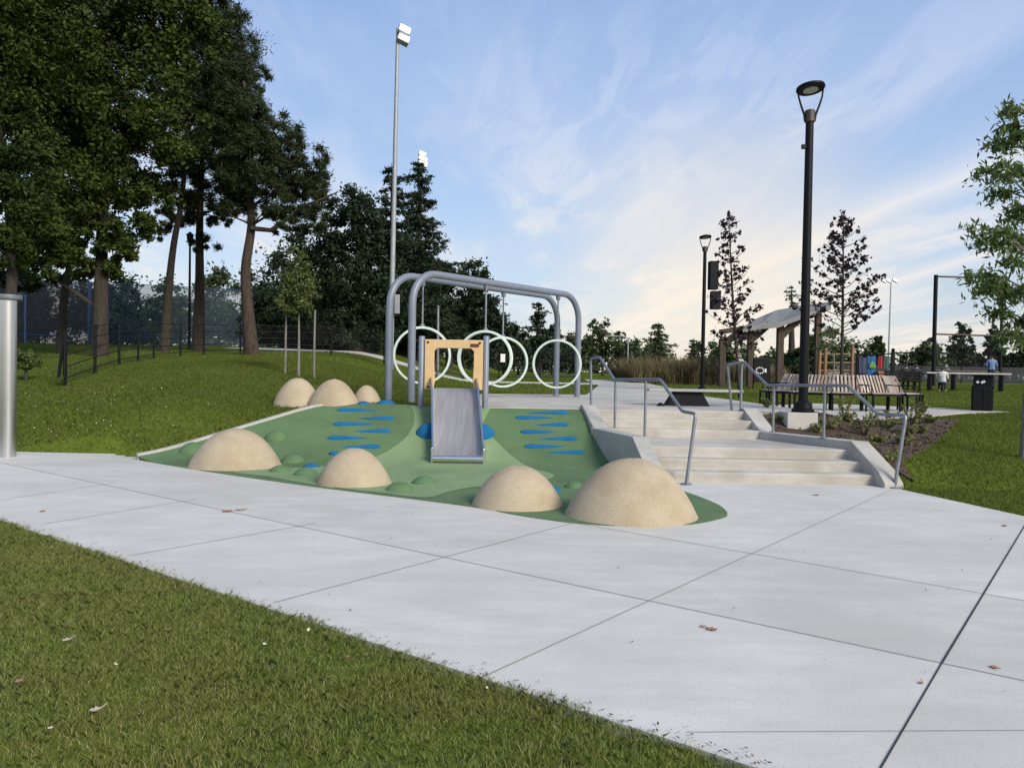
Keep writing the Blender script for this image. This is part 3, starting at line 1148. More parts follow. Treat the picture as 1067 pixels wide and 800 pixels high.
for (fi, t, lab), vtop, vbot, ucen in zip(HOOP, (344, 353.5, 340, 350.5), (402, 405, 400.5, 404), (505, 580, 439, 523)):
    a, c = FR[fi]
    p = a.lerp(c, t)
    # slide along the pipe until it stands under the photo's column
    best = min((abs(gx(ucen, a.lerp(c, k / 200).y) - a.lerp(c, k / 200).x), k / 200) for k in range(20, 190))[1]
    p = a.lerp(c, best)
    zt, zb = at(ucen, vtop, p.y).z, at(ucen, vbot, p.y).z
    r = (zt - zb) / 2
    cz = (zt + zb) / 2
    root = thing('hoop', lab, 'hoop', (p.x, p.y, cz), 'pale hoops hung from the pipe frame')
    ax = Vector((.10, 1, 0)).normalized() if fi == 0 else Vector((-.12, 1, 0)).normalized()
    sd_ = Vector((ax.y, -ax.x, 0))
    b = MB()
    vs, fs = [], []
    NK = 56
    wband = .22
    prof_ = [(-wband / 2, -.022), (-wband / 2, .018), (-wband / 2 + .03, .028), (-wband / 2 + .04, .004), (wband / 2 - .04, .004), (wband / 2 - .03, .028), (wband / 2, .018), (wband / 2, -.022)]
    for k in range(NK):
        th = 2 * math.pi * k / NK
        rad = sd_ * math.cos(th) + Vector((0, 0, math.sin(th)))
        for (w, dr) in prof_:
            vs.append(Vector((p.x, p.y, cz)) + rad * (r - .03 + dr * 1.0) + ax * w)
    np_ = len(prof_)
    for k in range(NK):
        k2 = (k + 1) % NK
        for j in range(np_):
            j2 = (j + 1) % np_
            fs.append((k * np_ + j, k * np_ + j2, k2 * np_ + j2, k2 * np_ + j))
    b.add(vs, fs)
    b.build('ring', MT['mint'], root, smooth=40)
    b = MB()
    b.tube([(p.x, p.y, cz + r - .02), (p.x, p.y, ZT - .05)], .02, 10)
    b.lathe([(.05, 0), (.05, .05)], (p.x, p.y, cz + r - .005), 12)
    b.lathe([(.045, 0), (.06, .1)], (p.x, p.y, ZT - .17), 12)
    b.build('hanger', MT['galv'], root, smooth=50)

# ------------------------------------------------------------------ left steel column
c = gnd(7.5, 476)
co_ = thing('steel_column', 'brushed stainless steel column with a flat disc cap at the edge of the path', 'column', (c[0], c[1], 0))
zt = at(8, 313, c[1]).z
b = MB()
b.lathe([(.125, 0), (.125, zt)], (c[0], c[1], 0), 32)
b.build('shaft', MT['steel'], co_, smooth=40)
b = MB()
b.lathe([(.10, zt), (.19, zt + .015), (.195, zt + .025), (.195, zt + .075), (.185, zt + .085)], (c[0], c[1], 0), 32)
b.build('cap', MT['galv'], co_, smooth=35)


# ------------------------------------------------------------------ lamps
def area_lamp(u, vbase, vtop, d, label, zbase, tilt=0.0, speakers=False):
    base = at(u, vbase, d)
    x = base.x
    zb = zbase
    zt = at(u, vtop, d).z
    root = thing('street_lamp', label, 'street lamp', (x, d, zb), 'black park lamps with round heads')
    b = MB()
    b.lathe([(.19, 0), (.19, .05), (.16, .07), (.15, .16), (.10, .19), (.09, .20)], (x, d, zb), 24)
    b.build('base', MT['black'], root, smooth=35)
    zn = zt - .62
    b = MB()
    b.lathe([(.078, .18), (.074, (zn - zb) * .5), (.066, zn - zb)], (x, d, zb), 20)
    b.build('pole', MT['black'], root, smooth=50)
    b = MB()
    b.lathe([(.075, zn - zb), (.085, zn - zb + .01), (.085, zn - zb + .2), (.07, zn - zb + .21)], (x, d, zb), 20)
    b.build('collar', MT['bronze'], root, smooth=35)
    for s in (-1, 1):
        b = MB()
        b.tube([(x + s * .085, d, zn + .02), (x + s * .10, d, zn + .14), (x + s * .16, d, zn + .30), (x + s * .205, d, zn + .45), (x + s * .215, d, zn + .57)],
               [.018, .02, .018, .016, .016], 8)
        b.build('arm', MT['black'], root, smooth=60)
    b = MB()
    q = Matrix.Rotation(R(-7), 3, 'X') @ Matrix.Rotation(R(-4), 3, 'Y')
    bb = MB()
    bb.lathe([(.13, -.035), (.225, -.035), (.24, -.015), (.235, .02), (.15, .05), (.02, .06)], (0, 0, 0), 28)
    bb.v = [Vector((x, d, zt - .03)) + q @ a for a in bb.v]
    hd = bb.build('lamp_head', MT['black'], root, smooth=40)
    bb = MB()
    bb.lathe([(.125, -.044), (.125, -.036)], (0, 0, 0), 24)
    bb.v = [Vector((x, d, zt - .03)) + q @ a for a in bb.v]
    bb.build('lens', MT['lens'], hd)
    if not speakers:
        b = MB()
        b.box((x - .10, d - .02, zn - .42), (.07, .06, .07))
        b.tube([(x - .08, d, zn - .42), (x - .05, d, zn - .42)], .015, 8)
        b.build('sensor', MT['black'], root)
    else:
        for (ua, ub, va, vb) in ((738.5, 747, 272.5, 302), (740.5, 749.5, 303.5, 322.5)):
            p0, p1 = at(ua, va, d), at(ub, vb, d)
            b = MB()
            b.box(((p0.x + p1.x) / 2, d - .05, (p0.z + p1.z) / 2), (p1.x - p0.x, .3, p0.z - p1.z), rz=R(8))
            b.build('speaker_box', MT['blackm'], root, bevel=.02)
    return root


lx = at(836, 430, 13.3).x
zf = at(836, 429.5, 13.25).z
area_lamp(836.5, 428, 90, 13.3, 'tall black lamp post with round head on the concrete block in the mulch bed', zf, speakers=False)
b = MB()
p0, p1 = at(820.5, 429.5, 13.1), at(852, 446, 13.1)
b.box(((p0.x + p1.x) / 2, 13.32, zf - .25), (p1.x - p0.x, .46, .5))
tag(b.build('concrete_footing', MT['wallc'], bevel=.012), 'square pale concrete block under the black lamp post in the mulch', 'footing')
area_lamp(731.5, 404, 246, 30.5, 'black lamp post with two box speakers hung below its head, beside the plum tree', Tf(7.5, 30.5), speakers=True)


def mast(u0, v0, u1, v1, d, r, heads, label, group='grey floodlight masts'):
    a = at(u0, v0, d)
    t = at(u1, v1, d)
    a.z = Tf(a.x, d) - .1
    root = thing('light_mast', label, 'floodlight mast', a, group)
    b = MB()
    b.tube([a, a.lerp(t, .5), t], [r, r * .8, r * .55], 12)
    b.build('pole', MT['polegrey'], root, smooth=60)
    for (du, dv, w, h) in heads:
        c = at(u1 + du, v1 + dv, d)
        b = MB()
        rot = Matrix.Rotation(R(20), 3, 'Z') @ Matrix.Rotation(R(18), 3, 'Y') @ Matrix.Rotation(R(-25), 3, 'X')
        b.box(c, (w, .25, h), rot=rot)
        b.bar(c, (t.x, t.y, c.z - .05), .06, .06)
        hd = b.build('floodlight', MT['polegrey'], root, bevel=.03)
        b = MB()
        b.box(c + rot @ Vector((0, -.135, 0)), (w * .9, .02, h * .86), rot=rot)
        b.build('lens', MT['flood'], hd)
    return root


m1 = mast(406.5, 396, 414.5, 30, 30, .115, [(6.5, 3, .46, .36), (5.5, 12, .46, .34)], 'tall grey mast with two bright floodlights rising behind the pipe frame')
b = MB()
c = at(413.8, 317, 29.8)
b.box(c, (.19, .16, .74))
b.build('control_box', MT['polegrey'], m1, bevel=.02)
mast(433, 385, 437, 158, 75, .13, [(3, 3, .7, .5), (3.5, 8, .9, .5), (3.5, 13, .9, .6)], 'distant floodlight mast showing above the conifer top')
m3 = mast(925, 395, 928.5, 292, 130, .16, [(-8, .5, 1.0, .5), (-3, .5, 1.0, .5), (4, .5, 1.0, .5)], 'distant sports light with a crossbar behind the playground')


# ------------------------------------------------------------------ trees
def leaves(name, m, parent, C, Rr, per, size, asp=.5, squash=.8, up=.35, droop=0.0, hang=False, spray=0.0):
    """leaf-sized faces in clumps: C (k,3) clump centres, Rr (k,) radii"""
    C = np.repeat(np.asarray(C, float), per, 0)
    rr = np.repeat(np.asarray(Rr, float), per)
    n = len(C)
    d = RNG.normal(size=(n, 3))
    d /= np.linalg.norm(d, axis=1)[:, None]
    rad = rr * np.minimum(np.abs(RNG.normal(0, .6, n)), RNG.uniform(.85, 1.35, n))
    pos = C + d * rad[:, None] * np.array((1, 1, squash))
    pos[:, 2] -= droop * rad
    nrm = RNG.normal(size=(n, 3)) + d * .5 + np.array((0, 0, up * 2))
    nrm /= np.linalg.norm(nrm, axis=1)[:, None]
    if hang:
        t = RNG.normal(size=(n, 3)) * .6 + np.array((0, 0, -.8))
    else:
        t = RNG.normal(size=(n, 3)) * (1 - .6 * spray) + d * 1.4 * spray + np.array((0, 0, .35 * spray))
    t -= nrm * (t * nrm).sum(1)[:, None]
    t /= np.linalg.norm(t, axis=1)[:, None] + 1e-9
    bt = np.cross(nrm, t)
    s = size * RNG.uniform(.55, 1.35, n)
    a = t * s[:, None] * .5
    c = bt * (s * asp * .5)[:, None]
    co = np.stack([pos - a, pos - a * .1 + c, pos + a, pos - a * .1 - c], 1).reshape(-1, 3)
    return raw_mesh(name, co, 4, m, parent)


def limb_pts(a, b, sag=.0, wob=.1, k=5):
    a, b = Vector(a), Vector(b)
    out = []
    ln = (b - a).length
    for i in range(k):
        t = i / (k - 1)
        p = a.lerp(b, t)
        p.z += sag * ln * math.sin(t * math.pi)
        if 0 < i < k - 1:
            p += Vector((random.uniform(-1, 1), random.uniform(-1, 1), random.uniform(-1, 1))) * wob * ln * .3
        out.append(p)
    return out


def lobes_to_clumps(lobes, k, rfac=.34, shell=.55):
    C, Rr = [], []
    vols = [max(l[1][0] * l[1][1] * l[1][2], 1e-6) ** .75 for l in lobes]
    tot = sum(vols)
    for (c, r), vv in zip(lobes, vols):
        n = max(2, int(k * vv / tot))
        for _ in range(n):
            d = np.array([random.gauss(0, 1) for _ in range(3)])
            d /= np.linalg.norm(d)
            f = shell + (1 - shell) * random.random() ** .7 if random.random() < .75 else random.random() * shell
            C.append(np.array(c) + d * np.array(r) * f)
            Rr.append(rfac * min(r[0], r[2]) * random.uniform(.6, 1.3))
    return np.array(C), np.array(Rr)


def tree(name, label, base, trunk, tr, lobes, nclump, per, leaf, mleaf, mbark, asp=.5, rfac=.34, shell=.55, nlimb=14, group=None,
         squash=.8, up=.35, hang=False, limb_r=.3, droop=0.0, cat='tree'):
    """trunk: list of points from the ground up; lobes: (centre, radii)"""
    root = thing(name, label, cat, base, group)
    C, Rr = lobes_to_clumps(lobes, nclump, rfac, shell)
    b = MB()
    trunk = [Vector(p) for p in trunk]
    n = len(trunk)
    rad = [tr * (1 - .8 * (i / (n - 1)) ** .9) for i in range(n)]
    rad[0] *= 1.25
    sm = [Vector(p) for p in smooth_line([tuple(p) for p in trunk], 4)]
    rs = [float(np.interp(i / (len(sm) - 1), np.linspace(0, 1, n), rad)) for i in range(len(sm))]
    b.tube(sm, rs, 12)
    order = list(range(len(C)))
    random.shuffle(order)
    zmin = min(C[:, 2])
    for i in order[:nlimb]:
        tgt = Vector(C[i])
        # leave the trunk somewhat below the clump
        j = min(range(len(sm)), key=lambda q: abs(sm[q].z - (tgt.z - .35 * (tgt - sm[q]).to_2d().length)) + (0 if q > len(sm) * .25 else 3))
        st_ = sm[j]
        lr = max(rs[j] * limb_r, .015)
        pts = limb_pts(st_, tgt, .05, .12)
        b.tube(pts, [lr * (1 - .75 * q / 4) for q in range(5)], 6, cap=False)
    b.build('trunk', mbark, root, smooth=60)
    leaves('crown', mleaf, root, C, Rr, per, leaf, asp, squash, up, droop, hang, spray=1.0 if asp < .3 else .2)
    return root


def L(u, v, ru, rv, d, depth=1.0):
    """crown lobe given by its place in the photo, with real width and equal depth"""
    c = at(u, v, d)
    k = d / FPX
    return ((c.x, c.y, c.z), (ru * k, ru * k * depth, rv * k))


def gb(u, d):
    x = gx(u, d)
    return Vector((x, d, Tf(x, d) - .1))


def tpts(d, *uv):
    return [at(u, v, d) for u, v in uv]


GL = 'tall trees along the left side'
# the broad-leaved giants at the far left
d = 27
tree('broadleaf_tree', 'huge green broadleaf tree with a thick pale trunk over the court fence', gb(104, d),
     [gb(104, d)] + tpts(d, (106, 260), (108, 180), (112, 90), (118, 0), (120, -80)), .24,
     [L(60, 262, 50, 30, d), L(20, 270, 36, 24, d), L(130, 262, 26, 26, d), L(120, 20, 75, 62, d), L(70, 110, 78, 60, d), L(150, 120, 62, 55, d), L(110, 200, 62, 48, d), L(95, -70, 90, 60, d), L(190, 40, 45, 45, d),
      L(45, 205, 48, 42, d), L(140, 235, 32, 30, d), L(105, 255, 40, 26, d)],
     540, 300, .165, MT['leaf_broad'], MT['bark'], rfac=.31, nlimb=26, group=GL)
d = 22
tree('broadleaf_tree', 'bright green broadleaf tree hanging low over the left edge, thin pale trunk', gb(2, d),
     [gb(8, d)] + tpts(d, (12, 300), (10, 230), (0, 140), (-10, 40), (-20, -60)), .17,
     [L(-10, 60, 70, 70, d), L(0, 165, 62, 55, d), L(15, 235, 50, 40, d), L(40, 20, 55, 50, d), L(-20, -50, 80, 50, d), L(28, 262, 40, 26, d)],
     400, 290, .135, MT['leaf_broad'], MT['bark'], rfac=.30, nlimb=20, group=GL)
d = 30
tree('broadleaf_tree', 'broadleaf tree with a slanting pale trunk behind the leaning fence posts', gb(63, d),
     [gb(63, d)] + tpts(d, (68, 300), (77, 262), (84, 220), (88, 150), (80, 60)), .17,
     [L(60, 230, 45, 32, d), L(90, 160, 55, 50, d), L(40, 130, 50, 45, d), L(70, 60, 60, 55, d), L(20, 285, 34, 20, d), L(60, 275, 36, 22, d)],
     300, 260, .15, MT['leaf_dark'], MT['bark'], rfac=.32, nlimb=14, group=GL)
# pines
d = 33
tree('pine_tree', 'pine with a dark trunk slanting to the right in front of bright sky', gb(171, d),
     [gb(171, d)] + tpts(d, (176, 300), (181, 255), (189, 210), (196, 140), (205, 60), (210, 10)), .19,
     [L(215, 30, 45, 38, d), L(185, 90, 44, 40, d), L(235, 80, 36, 34, d), L(200, 150, 46, 34, d), L(168, 200, 30, 20, d), L(190, 215, 26, 18, d), L(165, 235, 20, 14, d),
      L(225, -20, 34, 26, d)],
     400, 300, .19, MT['leaf_pine'], MT['bark'], asp=.2, rfac=.32, nlimb=22, group=GL)
d = 35
tree('pine_tree', 'pine with a straight brown trunk beside the thin lamp pole', gb(207, d),
     [gb(206, d)] + tpts(d, (208, 300), (208, 240), (210, 180), (215, 110), (222, 40)), .25,
     [L(228, 50, 42, 40, d), L(215, 120, 44, 40, d), L(245, 130, 30, 34, d), L(210, 190, 42, 26, d), L(240, 200, 30, 26, d), L(238, 165, 30, 34, d), L(195, 222, 34, 14, d), L(228, 228, 24, 12, d), L(215, 255, 20, 14, d), L(255, 75, 24, 26, d)],
     380, 300, .19, MT['leaf_pine'], MT['bark_red'], asp=.2, rfac=.32, nlimb=18, group=GL)
d = 30
tree('pine_tree', 'pine with a reddish curving trunk and one long bare limb reaching right', gb(262, d),
     [gb(262, d)] + tpts(d, (258, 320), (256, 280), (262, 235), (260, 195), (262, 150), (258, 115), (254, 85)), .25,
     [L(248, 98, 26, 30, d), L(255, 128, 34, 30, d), L(285, 142, 30, 26, d), L(318, 172, 28, 24, d), L(275, 175, 42, 34, d), L(300, 205, 34, 24, d), L(250, 190, 28, 26, d),
      L(332, 192, 18, 22, d), L(236, 150, 22, 28, d), L(325, 228, 26, 18, d), L(246, 222, 22, 12, d), L(290, 228, 30, 14, d)],
     430, 320, .17, MT['leaf_pine'], MT['bark_red'], asp=.2, rfac=.32, nlimb=22, group=GL)
# long bare limb is part of that pine's trunk mesh: added as its own limb part
pine3 = [o for o in COL.objects if o.name.startswith('pine_tree') and 'reddish' in o.get('label', '')][0]
b = MB()
b.tube(tpts(29.8, (262, 238), (282, 240), (300, 228), (318, 214), (340, 206), (352, 200)), [.10, .09, .075, .06, .045, .02], 8)
b.tube(tpts(29.8, (288, 234), (300, 238), (306, 250)), [.05, .045, .02], 6)
b.build('limb', MT['bark_red'], pine3, smooth=60)

# dark trees behind the frame
d = 38
tree('dark_tree', 'dark round-crowned tree between the reddish pine and the mast', gb(372, d),
     [gb(372, d)] + tpts(d, (372, 330), (374, 280), (376, 230), (378, 200)), .25,
     [L(322, 268, 34, 34, d), L(372, 225, 38, 30, d), L(350, 255, 30, 32, d), L(395, 250, 34, 32, d), L(375, 290, 46, 34, d), L(345, 310, 36, 34, d), L(400, 310, 38, 34, d), L(375, 345, 50, 26, d)],
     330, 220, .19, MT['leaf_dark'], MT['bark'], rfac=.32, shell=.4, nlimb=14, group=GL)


def conifer(name, label, u, vtop, vbot, d, wpx, mleaf, nlev, per, leaf, group=None, droop=.18, gappy=.15, asp=.3):
    base = gb(u, d)
    top = at(u, vtop, d)
    root = thing(name, label, 'tree', base, group)
    b = MB()
    b.tube([base, base.lerp(top, .5), top], [.22 * d / 40, .14 * d / 40, .015], 10)
    zb = at(u, vbot, d).z
    C, Rr = [], []
    for i in range(nlev):
        t = (i + random.random() * .5) / nlev
        z = zb + (top.z - zb) * t
        ln = wpx / FPX * d * (1 - t) ** .72 * random.uniform(.7, 1.2) + .15
        k = 6 if t < .8 else 4
        a0 = random.uniform(0, 6.28)
        for j in range(k):
            if random.random() < gappy + .2 * t:
                continue
            a = a0 + 6.28 * j / k + random.uniform(-.4, .4)
            l2 = ln * random.choice((.45, .7, .9, 1.0, 1.35)) * random.uniform(.85, 1.15)
            st_ = Vector((base.x + (top.x - base.x) * t, d, z))
            en = st_ + Vector((math.cos(a) * l2, math.sin(a) * l2, -droop * l2 * random.uniform(.2, 1.5) + .1 * l2))
            mid = st_.lerp(en, .6) + Vector((0, 0, -.09 * l2))
            b.tube([st_, mid, en], [.035, .025, .008], 5, cap=False)
            nk = max(2, int(l2 / .3))
            for q in range(nk):
                f = (q + .7) / nk
                p = st_.lerp(mid, f / .6) if f < .6 else mid.lerp(en, (f - .6) / .4)
                C.append((p.x + random.uniform(-.1, .1), p.y + random.uniform(-.1, .1), p.z - .03))
                Rr.append((.26 + .11 * l2 * (1.1 - f * .6)) * random.uniform(.7, 1.3))
    b.build('trunk', MT['bark'], root, smooth=60)
    leaves('crown', mleaf, root, C, Rr, per, leaf, asp, .5, .3, .2)
    return root


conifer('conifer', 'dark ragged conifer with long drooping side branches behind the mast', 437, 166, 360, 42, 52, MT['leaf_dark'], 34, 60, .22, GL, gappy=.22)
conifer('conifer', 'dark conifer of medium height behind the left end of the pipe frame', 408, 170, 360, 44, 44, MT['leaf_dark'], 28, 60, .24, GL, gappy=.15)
d = 46
tree('dark_tree', 'dark tree sloping down to the right behind the top of the pipe frame', gb(470, d),
     [gb(468, d)] + tpts(d, (468, 340), (467, 320), (465, 300)), .22,
     [L(445, 300, 40, 34, d), L(480, 290, 32, 26, d), L(500, 315, 26, 20, d), L(465, 335, 50, 28, d), L(515, 335, 20, 18, d), L(440, 345, 34, 26, d)],
     280, 210, .22, MT['leaf_dark'], MT['bark'], rfac=.32, shell=.4, nlimb=12, group=GL)
# lower growth behind the courts
GB = 'leafy bushes and small trees behind the left fences'
for (u, v, ru, rv, d, m, lab) in ((178, 325, 22, 34, 52, 'leaf_mid', 'small green tree beyond the court fence, under the slanting pine'),
                                  (228, 318, 26, 36, 55, 'leaf_mid', 'rounded green tree beyond the court between two pine trunks'),
                                  (280, 330, 28, 34, 48, 'leaf_dark', 'dark bushy tree right of the reddish pine trunk'),
                                  (318, 335, 26, 36, 46, 'leaf_dark', 'dark bushy tree behind the yellow-green sapling'),
                                  (345, 352, 30, 22, 42, 'leaf_dark', 'low dark bush at the end of the left fence'),
                                  (385, 362, 24, 14, 40, 'leaf_mid', 'low green bush just left of the mast foot'),
                                  (140, 340, 24, 22, 58, 'leaf_dark', 'low dark bush beyond the green and white sign'),
                                  (40, 318, 56, 40, 52, 'leaf_dark', 'wide dark tree behind the dark court screen'),
                                  (110, 312, 36, 34, 56, 'leaf_dark', 'dark tree beyond the court right of the thick pale trunk'),
                                  (-15, 300, 40, 50, 50, 'leaf_dark', 'dark tree beyond the court at the very left edge'),
                                  (365, 325, 40, 40, 50, 'leaf_dark', 'dark tree filling the gap below the round-crowned tree'),
                                  (296, 310, 40, 60, 54, 'leaf_dark', 'dark tree far back between the reddish pine and the sapling'),
                                  (432, 330, 44, 46, 52, 'leaf_dark', 'dark tree far back behind the posts of the pipe frame'),
                                  (490, 345, 34, 36, 60, 'leaf_dark', 'dark tree far back behind the hoops by the arch panel'),
                                  (525, 358, 26, 22, 62, 'leaf_dark', 'low dark tree far back behind the second and third hoops'),
                                  (27, 374, 13, 9, 17.5, 'leaf_yellow', 'small yellow-green bush on the bank beside the steel column')):
    tree('bushy_tree' if rv > 20 else 'bush', lab, gb(u, d), [gb(u, d)] + tpts(d, (u, v + rv * .6), (u + 2, v), (u + 1, v - rv * .5)), .08 * d / 40,
         [L(u, v, ru, rv, d), L(u - ru * .5, v + rv * .4, ru * .7, rv * .6, d), L(u + ru * .5, v + rv * .4, ru * .7, rv * .6, d)],
         110, 130, .0055 * d if d > 20 else .07, MT[m], MT['bark'], rfac=.42, shell=.3, nlimb=8, group=GB, cat='tree' if rv > 20 else 'bush')

# yellow-green sapling on the hill with its stakes
d = 19.5
tree('sapling', 'slender yellow-green sapling tied between two stakes on the hill', gb(311, d),
     [gb(311, d)] + tpts(d, (311.5, 350), (311, 320), (310, 290), (310, 266)), .035,
     [L(310, 268, 9, 14, d), L(311, 282, 15, 16, d), L(308, 298, 19, 18, d), L(316, 303, 16, 20, d), L(310, 322, 20, 12, d), L(299, 312, 12, 14, d)],
     150, 60, .085, MT['leaf_yellow'], MT['bark_grey'], asp=.45, rfac=.42, shell=.3, nlimb=18, limb_r=.35)
for u, lab in ((297, 'thin wooden stake left of the yellow-green sapling'), (327, 'thin wooden stake right of the yellow-green sapling')):
    p = gb(u, d)
    b = MB()
    b.tube([p, at(u + 1.2, 323, d)], [.03, .026], 8)
    tag(b.build('tree_stake', MT['bark_grey'], smooth=50), lab, 'stake', 'stakes of the sapling')


# plum trees on the lawn beyond the plaza
def plum(label, u, vtop, vfirst, vbase, d, wpx, nb, per, seed, lean=0):
    random.seed(seed)
    base = gb(u, d)
    top = at(u + lean, vtop + 4, d)
    root = thing('plum_tree', label, 'tree', base, 'young dark purple trees')
    b = MB()
    mid = base.lerp(top, .5) + Vector((random.uniform(-.08, .08), 0, 0))
    b.tube([base, base.lerp(mid, .5), mid, mid.lerp(top, .5), top], [.065, .055, .042, .026, .01], 9)
    zb = at(u, vfirst, d).z
    C, Rr = [(top.x, top.y, top.z)], [.12]
    for i in range(nb):
        t = (i + random.random()) / nb
        z = zb + (top.z - zb) * t * .96
        f = (z - base.z) / (top.z - base.z)
        st_ = base.lerp(top, f)
        ln = wpx / FPX * d * (1 - t) ** .75 * random.uniform(.65, 1.1) * (1 if t > .12 else .8) + .12
        a = i * 2.4 + random.uniform(-.4, .4)
        en = st_ + Vector((math.cos(a) * ln, math.sin(a) * ln, ln * random.uniform(.45, .85)))
        pts = limb_pts(st_, en, -.05, .1)
        b.tube(pts, [.016, .014, .011, .008, .004], 5, cap=False)
        nk = max(2, int(ln / .2))
        for q in range(nk):
            fq = .3 + .7 * (q + .6) / nk
            p = st_.lerp(en, fq) + Vector((random.uniform(-.12, .12), random.uniform(-.12, .12), random.uniform(-.1, .1)))
            C.append(tuple(p))
            Rr.append(random.uniform(.08, .19))
    b.build('trunk', MT['bark_grey'] if False else MT['bark'], root, smooth=60)
    leaves('crown', MT['leaf_plum'], root, C, Rr, int(per * .8), .13, .65, .9, .1)
    return root


plum('young purple-leaved tree beside the lamp post with speakers', 772, 217, 372, 405, 26, 33, 46, 16, 3, lean=-13)
plum('young purple-leaved tree with a pale trunk behind the slatted benches', 877, 217, 352, 403, 25, 51, 52, 16, 5, lean=2)
d = 27
tree('sapling', 'pale green sapling mingling with the lower branches of the purple tree at the benches', gb(869, d),
     [gb(869, d)] + tpts(d, (869, 380), (868, 350), (868, 335)), .04,
     [L(866, 352, 14, 12, d), L(872, 362, 12, 10, d), L(858, 360, 10, 9, d), L(880, 355, 10, 10, d)],
     46, 26, .10, MT['leaf_willow'], MT['bark_grey'], asp=.4, rfac=.4, shell=.3, nlimb=14)

# willow-like tree at the right edge
random.seed(21)
d = 12.4
wbase = Vector((gx(1069, d), d, Tf(gx(1069, d), d) - .05))
wroot = thing('willow_tree', 'light green narrow-leaved tree leaning in from the right edge', 'tree', wbase)
b = MB()
wtop = at(1075, 95, d)
trunk = [wbase, wbase.lerp(wtop, .3) + Vector((.05, 0, 0)), wbase.lerp(wtop, .6) + Vector((.06, 0, 0)), wtop]
b.tube(smooth_line([tuple(p) for p in trunk], 4), [.065 - .055 * i / 12 for i in range(13)], 10)
C, Rr = [], []
tips = [(1050, 112, 0), (1030, 150, .3), (1022, 178, -.3), (1035, 200, .2), (1012, 238, -.2), (1018, 252, .4), (1040, 240, 0), (1010, 285, .1), (1024, 292, -.4), (1030, 325, .3),
        (1015, 300, .5), (1050, 270, -.5), (1055, 180, .4), (1060, 140, -.2), (1062, 335, .2), (1048, 348, -.3), (1045, 305, .4), (1066, 220, .2), (1064, 300, -.6), (1052, 225, .8),
        (1043, 172, -.7), (1058, 255, .7), (1046, 135, .4), (1085, 150, .6), (1100, 220, .5), (1110, 280, .3), (1098, 320, -.5), (1120, 250, -.2), (1105, 180, -.6), (1090, 120, 0)]
for (u, v, dy) in tips:
    en = at(u, v, d + dy * .9)
    f = min(max((en.z - wbase.z - .35 * abs(en.x - wbase.x)) / (wtop.z - wbase.z), .25), .95)
    st_ = wbase.lerp(wtop, f)
    pts = limb_pts(st_, en, .12, .08, 7)
    b.tube(pts, [.018, .016, .013, .011, .008, .006, .003], 5, cap=False)
    for q in range(3, 7):
        C.append(tuple(pts[q]))
        Rr.append(.26)
        if q > 3:
            p = pts[q].lerp(pts[q - 1], .5) + Vector((random.uniform(-.12, .12), random.uniform(-.12, .12), -.06))
            C.append(tuple(p))
            Rr.append(.22)
b.build('trunk', MT['bark_grey'], wroot, smooth=60)
leaves('crown', MT['leaf_willow'], wroot, C, Rr, 30, .13, .3, 1.0, .0, .3, hang=True)

# far trees across the right
random.seed(5)
GF = 'distant trees along the horizon'
FAR = [
    (628, 358, 34, 28, 75, 'leaf_mid', 'distant rounded green tree right of the hoops'),
    (600, 366, 26, 24, 80, 'leaf_mid', 'distant low green tree seen between the frame posts'),
    (662, 370, 24, 18, 85, 'leaf_mid', 'distant low green tree behind the brown grasses'),
    (540, 368, 24, 22, 75, 'leaf_mid', 'distant green tree seen through the hoops'),
    (575, 362, 22, 26, 85, 'leaf_dark', 'distant dark tree behind the hoop at the far right'),
    (755, 372, 14, 20, 60, 'leaf_mid', 'distant green tree behind the lamp post with speakers'),
    (795, 380, 22, 12, 70, 'leaf_mid', 'distant low green tree seen under the pavilion roof'),
    (848, 366, 24, 26, 55, 'leaf_mid', 'green tree right of the pavilion posts'),
    (826, 378, 16, 14, 56, 'leaf_mid', 'low green tree behind the tall black lamp post'),
    (968, 372, 20, 20, 80, 'leaf_mid', 'distant airy green tree left of the backstop post'),
    (1003, 362, 15, 30, 90, 'leaf_dark', 'distant dark tree inside the backstop frame'),
    (1036, 364, 13, 30, 95, 'leaf_dark', 'distant dark tree by the right post of the backstop'),
    (1064, 366, 14, 30, 90, 'leaf_dark', 'distant dark tree at the right edge'),
    (1018, 382, 30, 12, 95, 'leaf_dark', 'distant low dark hedge tree behind the standing person'),
    (905, 378, 16, 12, 90, 'leaf_mid', 'distant tree tops above the coloured banners'),
    (915, 362, 8, 14, 85, 'leaf_mid', 'distant thin tree left of the sports light'),
]
for (u, v, ru, rv, d, m, lab) in FAR:
    lob = [L(u, v + rv * .1, ru * .75, rv * .8, d), L(u - ru * .5, v + rv * .35, ru * .55, rv * .6, d), L(u + ru * .5, v + rv * .3, ru * .55, rv * .6, d), L(u, v - rv * .5, ru * .45, rv * .5, d)]
    tree('distant_tree', lab, gb(u, d), [gb(u, d)] + tpts(d, (u, v + rv * .5), (u + 1, v), (u, v - rv * .6)), .13, lob, 80, 60, .0052 * d, MT[m], MT['bark'],
         rfac=.42, shell=.4, nlimb=8, group=GF)
conifer('conifer', 'distant spiky conifer rising above the frame posts', 561, 314, 372, 70, 22, MT['leaf_dark'], 16, 14, .4, GF)
conifer('conifer', 'distant pointed green conifer above the brown grasses', 686, 335, 388, 62, 24, MT['leaf_mid'], 16, 16, .32, GF, gappy=.05)
conifer('conifer', 'distant narrow dark conifer left of the lamp post with speakers', 722, 352, 390, 70, 9, MT['leaf_dark'], 12, 10, .35, GF)
conifer('conifer', 'bare-topped conifer sticking up behind the pavilion roof', 825, 297, 335, 60, 12, MT['leaf_mid'], 10, 9, .3, GF, gappy=.35)
